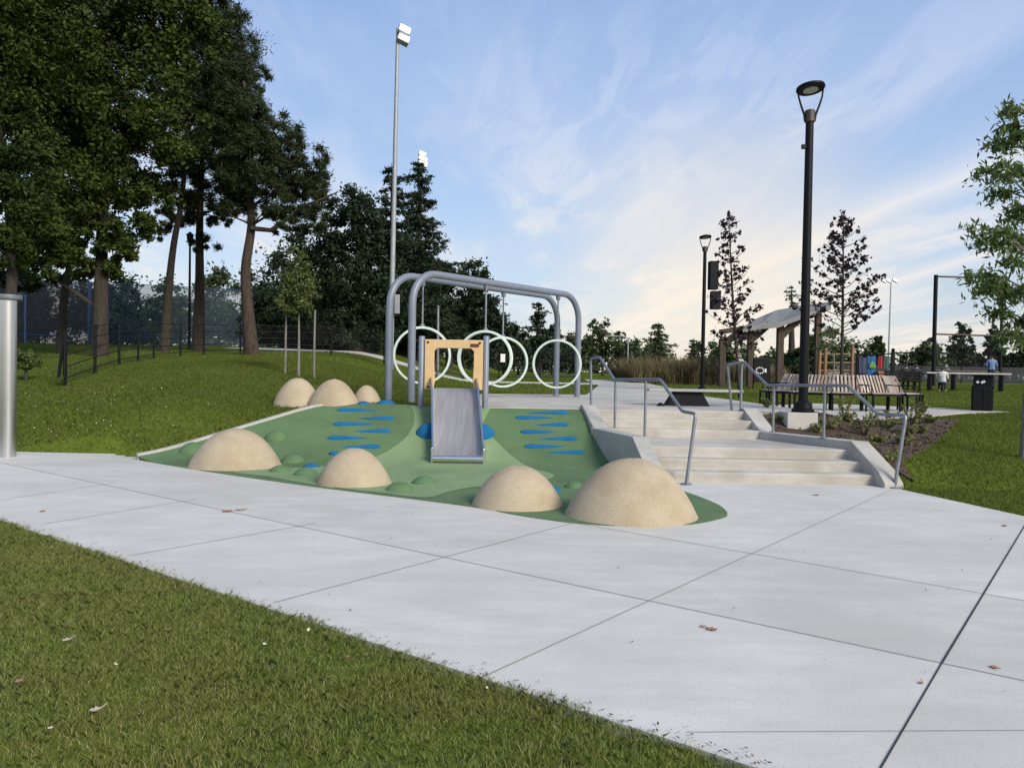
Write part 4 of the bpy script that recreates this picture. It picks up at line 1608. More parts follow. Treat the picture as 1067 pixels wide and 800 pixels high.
# a far wood closing the horizon
C, Rr = [], []
for i in range(900):
    a = random.uniform(-50, 50)
    dd = random.uniform(150, 190)
    x = math.tan(R(a)) * dd
    h = 6.5 + 2.0 * math.sin(a * .9) + 1.3 * math.sin(a * 2.3 + 1) + 1.0 * math.sin(a * 5.1)
    C.append((x, dd, Tf(x, dd) - .3 + random.uniform(0, max(h, 2))))
    Rr.append(random.uniform(1.2, 2.4))
tag(leaves('woods', MT['leaf_mid'], None, C, Rr, 80, .9, .6, .9), kind='stuff')

# brown ornamental grasses by the far path
n = 22000
P = np.stack([RNG.uniform(6.0, 10.4, n), RNG.uniform(38, 46, n)], 1)
P = P[P[:, 0] / P[:, 1] > .132]
tall = .75 + .5 * np.sin(P[:, 0] * 3.0) * np.sin(P[:, 1] * 1.7) + .3 * np.sin(P[:, 0] * 7 + 1)
tag(blades('tall_grass', P, T(P[:, 0], P[:, 1]), (.85 + .3 * tall) * RNG.uniform(.6, 1.15, len(P)), .03, MT['straw'], lean=.6), kind='stuff')
P2 = np.stack([RNG.uniform(10.2, 16, 6000), RNG.uniform(44, 50, 6000)], 1)
blades('tall_grass', P2, T(P2[:, 0], P2[:, 1]), .9, .06, MT['straw'], lean=.4)

# ------------------------------------------------------------------ shrubs in the mulch bed
random.seed(9)
SHR = [(868, 447, 16, 'leafy'), (852, 452, 9, 'leafy'), (902, 455, 15, 'upright'), (925, 447, 13, 'leafy'), (950, 444, 12, 'upright'), (908, 470, 9, 'leafy'), (940, 465, 12, 'leafy'),
       (961, 452, 10, 'leafy'), (815, 441, 8, 'leafy'), (800, 425, 7, 'upright'), (958, 432, 10, 'upright'), (880, 428, 12, 'upright'), (933, 478, 8, 'leafy'), (840, 442, 5, 'leafy'),
       (885, 440, 10, 'leafy'), (895, 466, 8, 'leafy'), (918, 462, 9, 'leafy'), (930, 436, 9, 'leafy'), (972, 441, 10, 'leafy'), (946, 457, 9, 'upright'), (860, 463, 7, 'leafy'), (922, 482, 7, 'leafy')]
WH = ['broad yellow-green shrub in the mulch behind the middle rail post', 'small shrub in the mulch just left of the broad one behind the middle post', 'upright tangled shrub in the middle of the mulch bed',
      'yellow-green shrub behind the low end of the right handrail', 'upright pale shrub right of the handrail end', 'small shrub low on the slope by the concrete wall', 'shrub just right of the leaning end post',
      'shrub at the grass edge of the mulch bed', 'small shrub left of the lamp footing', 'thin upright plant at the top corner of the stair wall', 'upright plant at the far corner of the bed by the paving',
      'upright plant in front of the slatted bench legs', 'lowest small shrub beside the leaning end post', 'tiny plant against the front of the lamp footing',
      'leafy shrub behind the broad one, just below the bench paving', 'small shrub directly above the sloping part of the concrete wall', 'shrub in the lower middle of the mulch slope',
      'leafy shrub at the top of the bed under the right end of the benches', 'shrub in the far right corner of the mulch by the grass', 'upright plant beside the leaning end post, higher up the slope',
      'small shrub at the wall between the two middle rail posts', 'tiny shrub low by the wall, left of the leaning end post']
for (u, v, rpx, kind), lab in zip(SHR, WH):
    d = 10.8 + (506 - v) / 80 * 4.2
    for _ in range(12):
        x = gx(u, d)
        vz = at(u, v, d).z
        if abs(vz - Tf(x, d)) < .01:
            break
        d += (vz - Tf(x, d)) * 3
        d = min(max(d, 10.7), 16.5)
    x = gx(u, d)
    z = Tf(x, d)
    root = thing('shrub', lab, 'shrub', (x, d, z), 'small shrubs planted in the mulch')
    r = rpx / FPX * d
    b = MB()
    C, Rr = [], []
    for k in range(9):
        a = random.uniform(0, 6.28)
        ln = r * random.uniform(.5, 1.1)
        hh = r * (1.7 if kind == 'upright' else .9) * random.uniform(.6, 1.1)
        en = Vector((x + math.cos(a) * ln, d + math.sin(a) * ln, z + hh))
        b.tube(limb_pts((x, d, z - .03), en, .05, .1, 4), [.008, .007, .005, .003], 5, cap=False)
        for f in (.45, .65, .85, 1):
            p = Vector((x, d, z)).lerp(en, f)
            C.append(tuple(p))
            Rr.append(.055)
    b.build('stem', MT['bark'], root, smooth=60)
    leaves('foliage', MT['shrubleaf'], root, C, Rr, 9, .06, .5, .8, .5)

# ------------------------------------------------------------------ left fences
def fence(name, label, pts, h, nr, step, mpost, mesh=None, r=.03, group=None, rail_r=.016, parts_rail='rail'):
    base = Vector((pts[0][0], pts[0][1], Tf(*pts[0])))
    root = thing(name, label, 'fence', base, group)
    P = []
    for (a, c) in zip(pts[:-1], pts[1:]):
        a, c = Vector(a), Vector(c)
        k = max(1, round((c - a).length / step))
        P += [a.lerp(c, i / k) for i in range(k)]
    P.append(Vector(pts[-1]))
    P = [Vector((p.x, p.y, Tf(p.x, p.y))) for p in P]
    for p in P:
        b = MB()
        b.tube([p - Vector((0, 0, .1)), p + Vector((0, 0, h + .04))], r, 8)
        b.build('post', mpost, root, smooth=50)
    for k in range(nr):
        hh = h * (1 - k / max(nr - 1, 1) * .86)
        b = MB()
        b.tube([p + Vector((0, 0, hh)) for p in P], rail_r, 6)
        b.build('rail', mpost, root, smooth=50)
    if mesh:
        b = MB()
        for p, q in zip(P[:-1], P[1:]):
            n_ = Vector((-(q - p).y, (q - p).x, 0)).normalized() * .012
            b.add([p + n_ + Vector((0, 0, .05)), q + n_ + Vector((0, 0, .05)), q + n_ + Vector((0, 0, h - .02)), p + n_ + Vector((0, 0, h - .02))], [(0, 1, 2, 3)])
        b.build('wire_mesh', mesh, root, recalc=False)
    return root


fence('rail_fence', 'black post and rail fence climbing the bank past the steel column and along the hilltop',
      [gp(68, 16.5), gp(124, 20.5), gp(160, 25), gp(212, 29), gp(250, 30), gp(345, 31), gp(400, 31.5)], 1.15, 5, 2.4, MT['black'], MT['meshf'], r=.036, rail_r=.012)
b = MB()
for (u0, v0, u1, v1) in ((67, 348, 61, 388), (68, 346, 67, 386)):
    b.tube([at(u1, v1, 16.2) - Vector((0, 0, .1)), at(u0, v0, 16.2)], .035, 8)
tag(b.build('leaning_posts', MT['black'], smooth=50), 'pair of black fence posts leaning together on the bank', 'gate post')
fence('court_fence', 'tall court fence with a dark windscreen at the far left', [gp(-40, 44), gp(92, 44)], 3.6, 2, 3.5, MT['bluep'], MT['screen'], r=.06, group='tall court fences')
fence('court_fence', 'tall blue-netted court fence between the sign and the reddish pine', [gp(93.5, 44.3), gp(172, 45), gp(252, 47)], 3.5, 2, 4.4, MT['bluep'], MT['screen_b'], r=.09, group='tall court fences')
fence('mesh_fence', 'black chain link fence on the far lawn seen through the hoops', [gp(440, 33), gp(520, 37), gp(600, 42)], 1.5, 2, 2.6, MT['black'], MT['meshf'], r=.03)
sheet('court', [gp(-60, 47), gp(255, 49), gp(262, 66), gp(-80, 66)], lambda x, y: Tf(x, y, .04), MT['court'], step=2)
# sign on the court fence
c = at(103.5, 335.5, 43.6)
sg = thing('court_sign', 'small sign, white above and green below, on the court fence', 'sign', c)
b = MB()
b.box((c.x, c.y, c.z + .22), (.40, .02, .42))
b.build('upper_board', MT['white'], sg)
b = MB()
b.box((c.x, c.y, c.z - .22), (.40, .02, .42))
b.build('lower_board', MT['green'], sg)
# a white notice on the far mesh fence
c = at(524, 373, 37.0)
b = MB()
b.box((c.x, c.y - .1, c.z), (.22, .02, .40))
tag(b.build('notice_board', MT['white']), 'small white notice on the far black fence inside the second hoop', 'sign')


# slender lamps in the distance
def thin_lamp(u0, v0, u1, v1, d, label, arm, m):
    a, t = at(u0, v0, d), at(u1, v1, d)
    a.z = Tf(a.x, d) - .1
    root = thing('slender_lamp', label, 'street lamp', a)
    b = MB()
    b.tube([a, t], [.07, .05], 8)
    b.build('pole', m, root, smooth=50)
    b = MB()
    if arm is None:
        b.lathe([(.05, -.02), (.06, .0), (.055, .05), (.02, .07)], (t.x, t.y, t.z), 12)
    elif arm:
        e = t + Vector((arm, 0, .12))
        b.tube([t, t.lerp(e, .5) + Vector((0, 0, .06)), e], .035, 6)
        b.box(e + Vector((math.copysign(.2, arm), 0, 0)), (.5, .16, .07))
    else:
        b.lathe([(.05, -.1), (.13, .0), (.16, .3), (.20, .32), (.03, .48)], (t.x, t.y, t.z), 14)
    b.build('lamp_head', m, root, smooth=40)
    return root


thin_lamp(197, 372, 198, 252, 37, 'thin black lantern pole between the pine trunks', 0, MT['black'])
thin_lamp(654, 395, 654.5, 352, 60, 'slim grey lamp with a short arm above the brown grasses', -.85, MT['polegrey'])
thin_lamp(456, 395, 456.5, 320, 34, 'slim pale pole seen just left of the arch panel opening', None, MT['galv'])
thin_lamp(146, 345, 146, 298, 70, 'thin grey pole beyond the court fence against the sky', .5, MT['polegrey'])

# ------------------------------------------------------------------ slab bench on the plaza
d = 15.3
p0, p1 = at(676, 406, d), at(774, 408, d)
zs = (p0.z + p1.z) / 2
zg = Tf(3.5, d, .015)
sb = thing('slab_bench', 'long thin pale slab bench on a flared dark pedestal on the plaza', 'bench', ((p0.x + p1.x) / 2, d, zg))
b = MB()
b.box(((p0.x + p1.x) / 2, d + .2, zs), (p1.x - p0.x, .5, .05))
b.build('slab', MT['wallc'], sb, bevel=.012)
b = MB()
xa, xb = gx(698, d), gx(738, d)
ring0 = [(xa - .06, d, zg - .01), (xb + .06, d, zg - .01), (xb + .06, d + .4, zg - .01), (xa - .06, d + .4, zg - .01)]
ring1 = [(xa + .12, d + .04, zs - .026), (xb - .10, d + .04, zs - .026), (xb - .10, d + .36, zs - .026), (xa + .12, d + .36, zs - .026)]
b.hull_prism(ring0, ring1)
b.build('pedestal', MT['blackm'], sb, bevel=.015)
b = MB()
c = Vector((gx(689, 15.2), 15.2, zg))
b.add(*(lambda q: (q.v, q.f))(dome((c.x, c.y, c.z), .08, .11, .07, 3, sink=.01, n=14, m=6, rough=.05)))
tag(b.build('cloth_bag', MT['black'], smooth=60), 'small black bag lying on the plaza beside the slab bench pedestal', 'bag')

# ------------------------------------------------------------------ slatted seats in an arc
ACX, ACY, AR = gx(876, 20.8), 20.9, 1.75


def seat_proto():
    root = thing('slatted_seat', 'x', 'bench', (0, 0, 0), 'slatted wooden seats set in an arc')
    # local: faces -y, origin on the ground at the seat's middle
    b = MB()
    for k in range(5):
        b.box((0, -.20 + k * .095, .45), (.80, .075, .03))
    b.build('seat', MT['wood'], root, bevel=.004)
    b = MB()
    for k in range(9):
        x = -.37 + k * .0925
        b.bar((x, .20, .47), (x, .40, .90), .05, .022, up=(0, -1, .3))
    b.build('backrest', MT['wood'], root, bevel=.003)
    b = MB()
    b.bar((-.42, -.26, .415), (.42, -.26, .415), .04, .06)
    b.bar((-.42, .22, .415), (.42, .22, .415), .04, .05)
    for x in (-.39, .39):
        b.bar((x, -.26, .417), (x, .22, .417), .04, .045)
    b.bar((-.40, .385, .80), (.40, .385, .80), .02, .04)
    b.build('frame', MT['black'], root)
    for x in (-.39, .39):
        for y in (-.25, .21):
            b = MB()
            b.box((x, y, .2), (.045, .045, .40))
            b.build('leg', MT['black'], root)
    for x in (-.40, .40):
        b = MB()
        b.tube([(x, -.2, .44), (x, -.18, .64), (x, .1, .66), (x, .30, .66)], .014, 6)
        b.build('armrest', MT['black'], root, smooth=60)
    return root


seat = seat_proto()
SEATL = ['slatted seat facing left at the far left end of the arc', 'slatted seat second from the left end of the arc, behind the black lamp post',
         'slatted seat just right of the black lamp post', 'slatted seat facing the stairs, in front of the purple tree trunk',
         'slatted seat right of the purple tree trunk with wide striped back', 'slatted seat turned half right, next to the last of the arc',
         'slatted seat facing right at the far right end of the arc']
for i, ang in enumerate((-186, -158, -131, -104, -77, -48, -18)):
    o = seat if i == 0 else copy_tree(seat)
    x, y = ACX + AR * math.cos(R(ang)), ACY + AR * math.sin(R(ang)) * .9
    o.location = (x, y, Tf(x, y, .02))
    o.rotation_euler.z = R(ang + 90)
    o['label'] = SEATL[i]

# ------------------------------------------------------------------ litter bin
d = 21.5
tz = Tf(gx(1024, d), d)
bn = thing('litter_bin', 'black square litter bin standing on the grass by the end of the paving', 'bin', (gx(1024, d), d, tz))
bx = gx(1024, d)
BR = Matrix.Rotation(R(-30), 3, 'Z')


def bbox(b, x, y, z, sx_, sy_, sz_):
    b.box(Vector((bx, d, tz)) + BR @ Vector((x, y, z)), (sx_, sy_, sz_), rot=BR)


b = MB()
bbox(b, 0, 0, .37, .48, .48, .72)
for q in (-1, 1):
    bbox(b, q * .25, 0, .36, .02, .42, .66)
    bbox(b, q * .12, -.246, .36, .215, .014, .62)
b.build('body', MT['blackm'], bn, bevel=.01)
b = MB()
bbox(b, 0, 0, .86, .45, .45, .25)
bbox(b, 0, 0, 1.0, .52, .52, .04)
hd = b.build('hood', MT['black'], bn, bevel=.015)
b = MB()
for (dx, dz) in ((-.12, .82), (-.01, .815), (.03, .835)):
    b.box(Vector((bx, d, tz)) + BR @ Vector((dx, -.229, dz)), (.06, .004, .06), rot=BR @ Matrix.Rotation(R(45), 3, 'Y'))
b.build('sticker', MT['white'], hd)

# ------------------------------------------------------------------ pavilion
pv = thing('pavilion', 'open timber picnic pavilion with a tilted grey roof and slanting braces', 'pavilion', (gx(812, 37), 37, Tf(gx(812, 37), 37)))
near = [at(774, 341, 35.5), at(792, 338, 35.5), at(811, 336.5, 35.5), at(833, 328.5, 35.5), at(866, 318, 35.5)]
far_ = [at(786, 333, 41), at(797, 328, 41), at(809.5, 323, 41), at(832, 319, 41), at(866, 314, 41)]
b = MB()
vs, fs = [], []
for a, c in zip(near, far_):
    vs += [a, c, c - Vector((0, 0, .22)), a - Vector((0, 0, .22))]
for i in range(4):
    for k in range(4):
        k2 = (k + 1) % 4
        fs.append((i * 4 + k, i * 4 + k2, i * 4 + 4 + k2, i * 4 + 4 + k))
fs += [(3, 2, 1, 0), (16, 17, 18, 19)]
b.add(vs, fs)
b.build('roof', MT['roof'], pv)
for (u, vt, d) in ((781.5, 341, 36.2), (812, 338, 36.2), (752, 352, 36.2), (851, 324, 39)):
    x = gx(u, d)
    zt = at(u, vt, d).z
    b = MB()
    b.box((x, d, (zt + Tf(x, d)) / 2 - .1), (.29, .29, zt - Tf(x, d) + .1))
    b.build('post', MT['timber'], pv, bevel=.02)
for (u0, v0, u1, v1, d) in ((784, 353, 801, 337.5, 36.2), (814, 350, 834, 330.5, 36.2), (779, 352, 768, 343, 36.2), (755, 358, 774, 343, 36.2)):
    b = MB()
    b.bar(at(u0, v0, d), at(u1, v1, d), .30, .30)
    b.build('brace', MT['timber'], pv)
b = MB()
b.bar(at(750, 346, 36.2), at(776, 342, 36.2), .2, .24)
b.build('beam', MT['timber'], pv)
# dark board under the pavilion and a timber A-frame beside it
d = 34
c0, c1 = at(785, 373, d), at(802, 398, d)
b = MB()
b.box(((c0.x + c1.x) / 2, d, (c0.z + c1.z) / 2), (c1.x - c0.x, .12, c0.z - c1.z))
for s in (c0.x + .05, c1.x - .05):
    b.bar((s, d + .1, c1.z - .4), (s, d + .1, c0.z), .06, .06)
ib = thing('scoreboard', 'black upright panel with a white mark under the pavilion', 'panel', (c0.x, d, c1.z - .3))
b.build('board', MT['black'], ib, bevel=.02)
b = MB()
c = at(793, 386, d - .08)
for k in range(12):
    a = 6.28 * k / 12
    a2 = 6.28 * (k + .6) / 12
    b.bar(c + Vector((math.cos(a) * .17 - .05, 0, math.sin(a) * .13)), c + Vector((math.cos(a2) * .17 - .05, 0, math.sin(a2) * .13)), .012, .05)
b.box(c + Vector((.2, 0, 0)), (.08, .01, .16))
b.build('mark', MT['white'], ib)

# ------------------------------------------------------------------ timber play posts, fence with banners
d = 38
cf = thing('climbing_structure', 'orange timber climbing frame with crossbars behind the slatted seats', 'climbing frame', (gx(870, d), d, Tf(gx(870, d), d)))
for u, vt in ((853, 366), (859, 362), (887, 361)):
    x = gx(u, d)
    zt = at(u, vt, d).z
    b = MB()
    b.tube([(x, d, Tf(x, d) - .1), (x + .03, d, zt)], .09, 10)
    b.build('post', MT['orange'], cf, smooth=50)
for v in (369, 378, 386):
    b = MB()
    b.tube([at(853, v, d), at(887, v, d)], .045, 8)
    b.build('crossbar', MT['orange'], cf, smooth=50)
d = 36
pf = thing('playground_fence', 'black fence with square posts running behind the seats toward the backstop', 'fence', (gx(893, d), d, Tf(gx(893, d), d)))
for u, vt in ((893.5, 368), (930, 366)):
    x = gx(u, d)
    zt = at(u, vt, d).z
    b = MB()
    b.box((x, d, (zt + Tf(x, d)) / 2 - .05), (.14, .14, zt - Tf(x, d) + .1))
    b.lathe([(.06, 0), (.08, .04), (.08, .1), (.03, .14)], (x, d, zt), 10)
    b.build('post', MT['black'], pf)
for (u0, v0, u1, v1) in ((893.5, 370, 930, 368.5), (930, 368, 973, 366), (893.5, 389, 973, 389.5)):
    b = MB()
    b.tube([at(u0, v0, d), at(u1, v1, d)], .03, 6)
    b.build('rail', MT['black'], pf, smooth=50)


def banner(label, u0, v0, u1, v1, m, deco=None):
    a, c = at(u0, v0, d - .1), at(u1, v1, d - .1)
    root = thing('banner', label, 'banner', (a.x, d - .1, c.z), 'coloured panels on the playground fence')
    b = MB()
    K = 6
    vs, fs = [], []
    for i in range(K + 1):
        x = a.x + (c.x - a.x) * i / K
        y = d - .1 + .015 * math.sin(i * 1.6)
        vs += [(x, y, a.z), (x, y + .01, a.z), (x, y + .01, c.z), (x, y, c.z)]
    for i in range(K):
        for k in range(4):
            k2 = (k + 1) % 4
            fs.append((i * 4 + k, i * 4 + k2, i * 4 + 4 + k2, i * 4 + 4 + k))
    b.add(vs, fs)
    b.build('cloth', m, root)
    if deco:
        b = MB()
        cc = (a + c) / 2
        q = dome((0, 0, 0), (c.x - a.x) * .42, .06, (a.z - c.z) * .28, 2, sink=.05, n=18, m=6)
        b.add([Vector((cc.x, d - .16, cc.z - .05)) + Vector((p.x, p.y * .3, p.z)) for p in q.v], q.f)
        b.build('printed_shape', deco, root, smooth=60)
    return root


banner('dark panel at the left end of the playground fence', 895.5, 372.5, 903.5, 389, MT['navy'])
banner('bright blue hanging panel with a lime green shape', 904.5, 371, 912.5, 391, MT['bluecloth'], MT['limecloth'])
banner('small red hanging panel next to the bright blue one', 915.5, 371, 920, 384, MT['red'])
banner('grey-green hanging panel right of the red one', 921.5, 371, 926, 384, MT['teal'])
c = at(918, 388, d - .3)
b = MB()
b.box(c, (.42, .3, .10))
b.box(c - Vector((0, 0, .3)), (.3, .2, .5))
tag(b.build('play_table', MT['orange'], bevel=.02), 'small orange play table below the red panel', 'table')

# dark bench with a backrest
d = 34
x0, x1 = gx(921, d), gx(961, d)
zg = Tf(gx(940, d), d)
pb_ = thing('park_bench', 'dark slatted park bench seen from behind with people on it', 'bench', ((x0 + x1) / 2, d, zg))
b = MB()
for k in range(4):
    b.box(((x0 + x1) / 2, d, zg + .50 + k * .12), (x1 - x0, .03, .085))
b.build('backrest', MT['black'], pb_)
b = MB()
b.box(((x0 + x1) / 2, d + .25, zg + .44), (x1 - x0, .42, .04))
b.build('seat', MT['black'], pb_)
for x in (x0 + .1, x1 - .1):
    b = MB()
    b.bar((x, d, zg - .02), (x, d, zg + .9), .06, .06)
    b.bar((x, d + .4, zg - .02), (x, d + .4, zg + .45), .06, .06)
    b.build('leg', MT['black'], pb_)
# long white slab table
d = 36
x0, x1 = gx(962, d), gx(1050, d)
zt = at(1005, 389, d).z
wt = thing('slab_table', 'long pale slab table below the backstop frame', 'table', ((x0 + x1) / 2, d, Tf(gx(1005, d), d)))
b = MB()
b.box(((x0 + x1) / 2, d, zt), (x1 - x0, .6, .07))
b.build('table_top', MT['wallc'], wt, bevel=.01)
for k in range(4):
    x = x0 + .3 + (x1 - x0 - .6) * k / 3
    b = MB()
    zg = Tf(x, d)
    b.box((x, d, (zt + zg) / 2 - .05), (.07, .3, zt - zg - .0))
    b.build('leg', MT['black'], wt)

# ------------------------------------------------------------------ backstop
d = 44
bs = thing('backstop', 'tall black ball field backstop frame with fine netting', 'backstop', (gx(973, d), d, Tf(gx(973, d), d)))
xa, xb = gx(972.5, d), gx(1042, d)
zt = at(973, 286.5, d).z
zm = at(973, 348, d).z
for x in (xa, xb):
    b = MB()
    b.tube([(x, d, Tf(x, d) - .1), (x, d, zt)], .11 if x == xa else .075, 10)
    b.build('post', MT['black'], bs, smooth=50)
for z in (zt - .08, zm, Tf(xa, d) + .9):
    b = MB()
    b.tube([(xa, d, z), (xb, d, z - .05)], .05, 8)
    b.build('rail', MT['bronze'], bs, smooth=50)
b = MB()
b.add([(xa, d + .06, Tf(xa, d)), (xb, d + .06, Tf(xb, d)), (xb, d + .06, zt - .1), (xa, d + .06, zt - .1)], [(0, 1, 2, 3)])
b.build('netting', mat_mesh('fine_netting', (.03, .032, .035), .07), bs, recalc=False)
fence('mesh_fence', 'low black chain link fence along the far field behind the slab table', [gp(745, 58), gp(850, 60), gp(960, 60), gp(1085, 60)], 1.35, 2, 3.4, MT['black'], MT['screen'], r=.035)


# ------------------------------------------------------------------ people
def person(label, loc, rz, pose, mats, h=1.72):
    """one continuous skinned body; materials by height along the body"""
    k = h / 1.72
    J = {'pelvis': (0, 0, .95), 'waist': (0, 0, 1.1), 'chest': (0, .01, 1.32), 'neck': (0, 0, 1.48), 'head': (0, -.02, 1.60), 'crown': (0, -.01, 1.69),
         'nose': (0, -.095, 1.585)}
    rad = {'pelvis': (.15, .11), 'waist': (.14, .10), 'chest': (.165, .11), 'neck': (.052, .055), 'head': (.078, .092), 'crown': (.062, .075), 'nose': (.02, .02)}
    E = [('pelvis', 'waist'), ('waist', 'chest'), ('chest', 'neck'), ('neck', 'head'), ('head', 'crown'), ('head', 'nose')]
    for s, t in ((-1, 'l'), (1, 'r')):
        if pose == 'stand':
            pts = {'hip': (s * .1, 0, .90), 'knee': (s * .11, -.03, .49), 'ankle': (s * .12, .02, .09), 'toe': (s * .14, -.15, .04)}
            arm = {'shoulder': (s * .19, 0, 1.42), 'elbow': (s * .24, .0, 1.14), 'wrist': (s * .16, -.18, 1.05), 'hand': (s * .12, -.25, 1.06)}
        else:
            pts = {'hip': (s * .1, -.04, .92), 'knee': (s * .13, -.46, .93), 'ankle': (s * .13, -.48, .55), 'toe': (s * .14, -.63, .50)}
            arm = {'shoulder': (s * .19, 0, 1.42), 'elbow': (s * .23, -.08, 1.16), 'wrist': (s * .13, -.30, 1.06), 'hand': (s * .09, -.37, 1.03)}
        rr = {'hip': (.09, .09), 'knee': (.062, .062), 'ankle': (.042, .045), 'toe': (.04, .03), 'shoulder': (.062, .062), 'elbow': (.043, .043), 'wrist': (.03, .03), 'hand': (.034, .024)}
        prev = 'pelvis'
        for q in ('hip', 'knee', 'ankle', 'toe'):
            J[q + t] = pts[q]
            rad[q + t] = rr[q]
            E.append((prev, q + t))
            prev = q + t
        prev = 'chest'
        for q in ('shoulder', 'elbow', 'wrist', 'hand'):
            J[q + t] = arm[q]
            rad[q + t] = rr[q]
            E.append((prev, q + t))
            prev = q + t
    names = list(J)
    me = bpy.data.meshes.new('person')
    me.from_pydata([tuple(Vector(J[n_]) * k) for n_ in names], [(names.index(a), names.index(c)) for a, c in E], [])
    tmp = bpy.data.objects.new('tmp_person', me)
    COL.objects.link(tmp)
    md = tmp.modifiers.new('skin', 'SKIN')
    for i, n_ in enumerate(names):
        sv = me.skin_vertices[0].data[i]
        sv.radius = tuple(q * k for q in rad[n_])
        sv.use_root = (n_ == 'pelvis')
    sd2 = tmp.modifiers.new('sub', 'SUBSURF')
    sd2.levels = sd2.render_levels = 1
    dg = bpy.context.evaluated_depsgraph_get()
    dg.update()
    body = bpy.data.meshes.new_from_object(tmp.evaluated_get(dg))
    bpy.data.objects.remove(tmp)
    body.name = 'person'
    body.materials.clear()
    for m in mats:                                 # skin, hair, shirt, trousers, shoes
        body.materials.append(m)
    for p in body.polygons:
        c = p.center / k
        mi = 0
        if c.z > 1.5:
            mi = 1 if (c.y > -.03 or c.z > 1.66) else 0
        elif c.z > 1.44 and abs(c.x) < .07:
            mi = 0
        elif c.z > .98 and not (c.y < -.15 and abs(c.x) < .3 and c.z < 1.25):
            mi = 2
        elif c.z > .98:
            mi = 0
        elif (pose == 'stand' and c.z < .1) or (pose != 'stand' and c.z < .58):
            mi = 4
        else:
            mi = 3
        p.material_index = mi
        p.use_smooth = True
    body.update()
    o = bpy.data.objects.new('person', body)
    COL.objects.link(o)
    o.location = loc
    o.rotation_euler.z = rz
    return tag(o, label, 'person')


d = 37.6
x = gx(1033, d)
person('person in a blue shirt and dark trousers standing by the pale slab table', (x, d, Tf(x, d)), R(170), 'stand',
       [MT['skin'], MT['hair'], MT['shirt_b'], MT['trouser_k'], MT['black']], 1.74)
d = 35.5
x = gx(982, 35)
sz = .46
person('person in a white top and purple trousers sitting on a stool at the slab table', (x, 35.0, Tf(x, 35) - .49), R(150), 'sit',
       [MT['skin'], MT['hair'], MT['shirt_w'], MT['trouser_p'], MT['white']], 1.62)
b = MB()
zg = Tf(x, 35)
b.lathe([(.16, 0), (.05, .03), (.04, .30), (.17, .32), (.17, .355)], (x, 35, zg), 16)
tag(b.build('stool', MT['blackm'], smooth=40), 'small round stool under the person in the white top', 'stool')
d = 34
for u, lab in ((946, 'person in black sitting on the dark bench, seen from behind'), (957, 'second person in black at the right end of the dark bench')):
    x = gx(u, d)
    person(lab, (x, d + .17, Tf(x, d) - .41), R(180), 'sit', [MT['skin'], MT['hair'], MT['shirt_k'], MT['trouser_k'], MT['black']], 1.68)

# ------------------------------------------------------------------ fallen leaves
random.seed(31)


def fallen(u, v, size, m, lab, z=0.0, wide=.6, curl=.25):
    x, y = gnd(u, v, z)
    a0 = random.uniform(0, 6.28)
    b = MB()
    vs, fs = [], []
    out = [(-1, 0), (-.55, .55), (-.1, .42), (.15, .7), (.4, .3), (1, .0), (.4, -.3), (.1, -.62), (-.15, -.4), (-.6, -.5)]
    M = Matrix.Rotation(a0, 3, 'Z')
    def zz(px, py):
        return .006 + curl * size * (px * px * .35 + py * py * .9) * (1 if px > 0 else .6)
    top = [Vector((x, y, z)) + M @ Vector((px * size / 2, py * size * wide, zz(px, py))) for px, py in out]
    low = [p - Vector((0, 0, .002)) for p in top]
    n_ = len(top)
    vs = top + low + [Vector((x, y, z + .006)), Vector((x, y, z + .004))]
    for k in range(n_):
        k2 = (k + 1) % n_
        fs += [(k, k2, 2 * n_), (n_ + k2, n_ + k, 2 * n_ + 1), (k, n_ + k, n_ + k2, k2)]
    b.add(vs, fs)
    b.tube([Vector((x, y, z + .006)) + M @ Vector((size * .45, 0, size * .05)), Vector((x, y, z + .012)) + M @ Vector((size * .85, .01, size * .1))], .0018, 5)
    return tag(b.build('fallen_leaf', m), lab, 'leaf', 'dead leaves on the ground')


fallen(238, 533, .13, MT['dead'], 'brown dead leaf lying on the joint of the path, left one of a touching pair')
fallen(252, 531, .14, MT['pale_leaf'], 'pale dead leaf lying on the path joint, right one of a touching pair')
fallen(741, 656, .075, MT['dead'], 'reddish brown dead leaf alone on the pavement in front of the boulders')
fallen(733, 653, .05, MT['pale_leaf'], 'small pale leaf touching the reddish leaf on the pavement')
fallen(70, 667, .05, MT['pale_leaf'], 'pale dead leaf on the near grass close to the left edge', .035)
fallen(100, 740, .052, MT['pale_leaf'], 'curled pale pinkish leaf low on the near grass', .035)
fallen(20, 710, .045, MT['dead'], 'brown leaf in the near grass at the left edge', .035)
fallen(44, 533, .07, MT['dead'], 'brown leaf on the path close to the grass at the left')
fallen(1047, 548, .07, MT['dead'], 'small dark leaf on the pavement by the right lawn')
fallen(1036, 696, .05, MT['dead'], 'tiny leaf on the last slab right of the dark joint')
fallen(362, 745 - 60, .03, MT['dead'], 'tiny brown speck of leaf on the pavement near the grass edge')
fallen(960, 712, .03, MT['dead'], 'tiny brown leaf scrap left of the dark joint')
fallen(850, 516, .09, MT['dead'], 'thin brown leaf in front of the lowest stair')
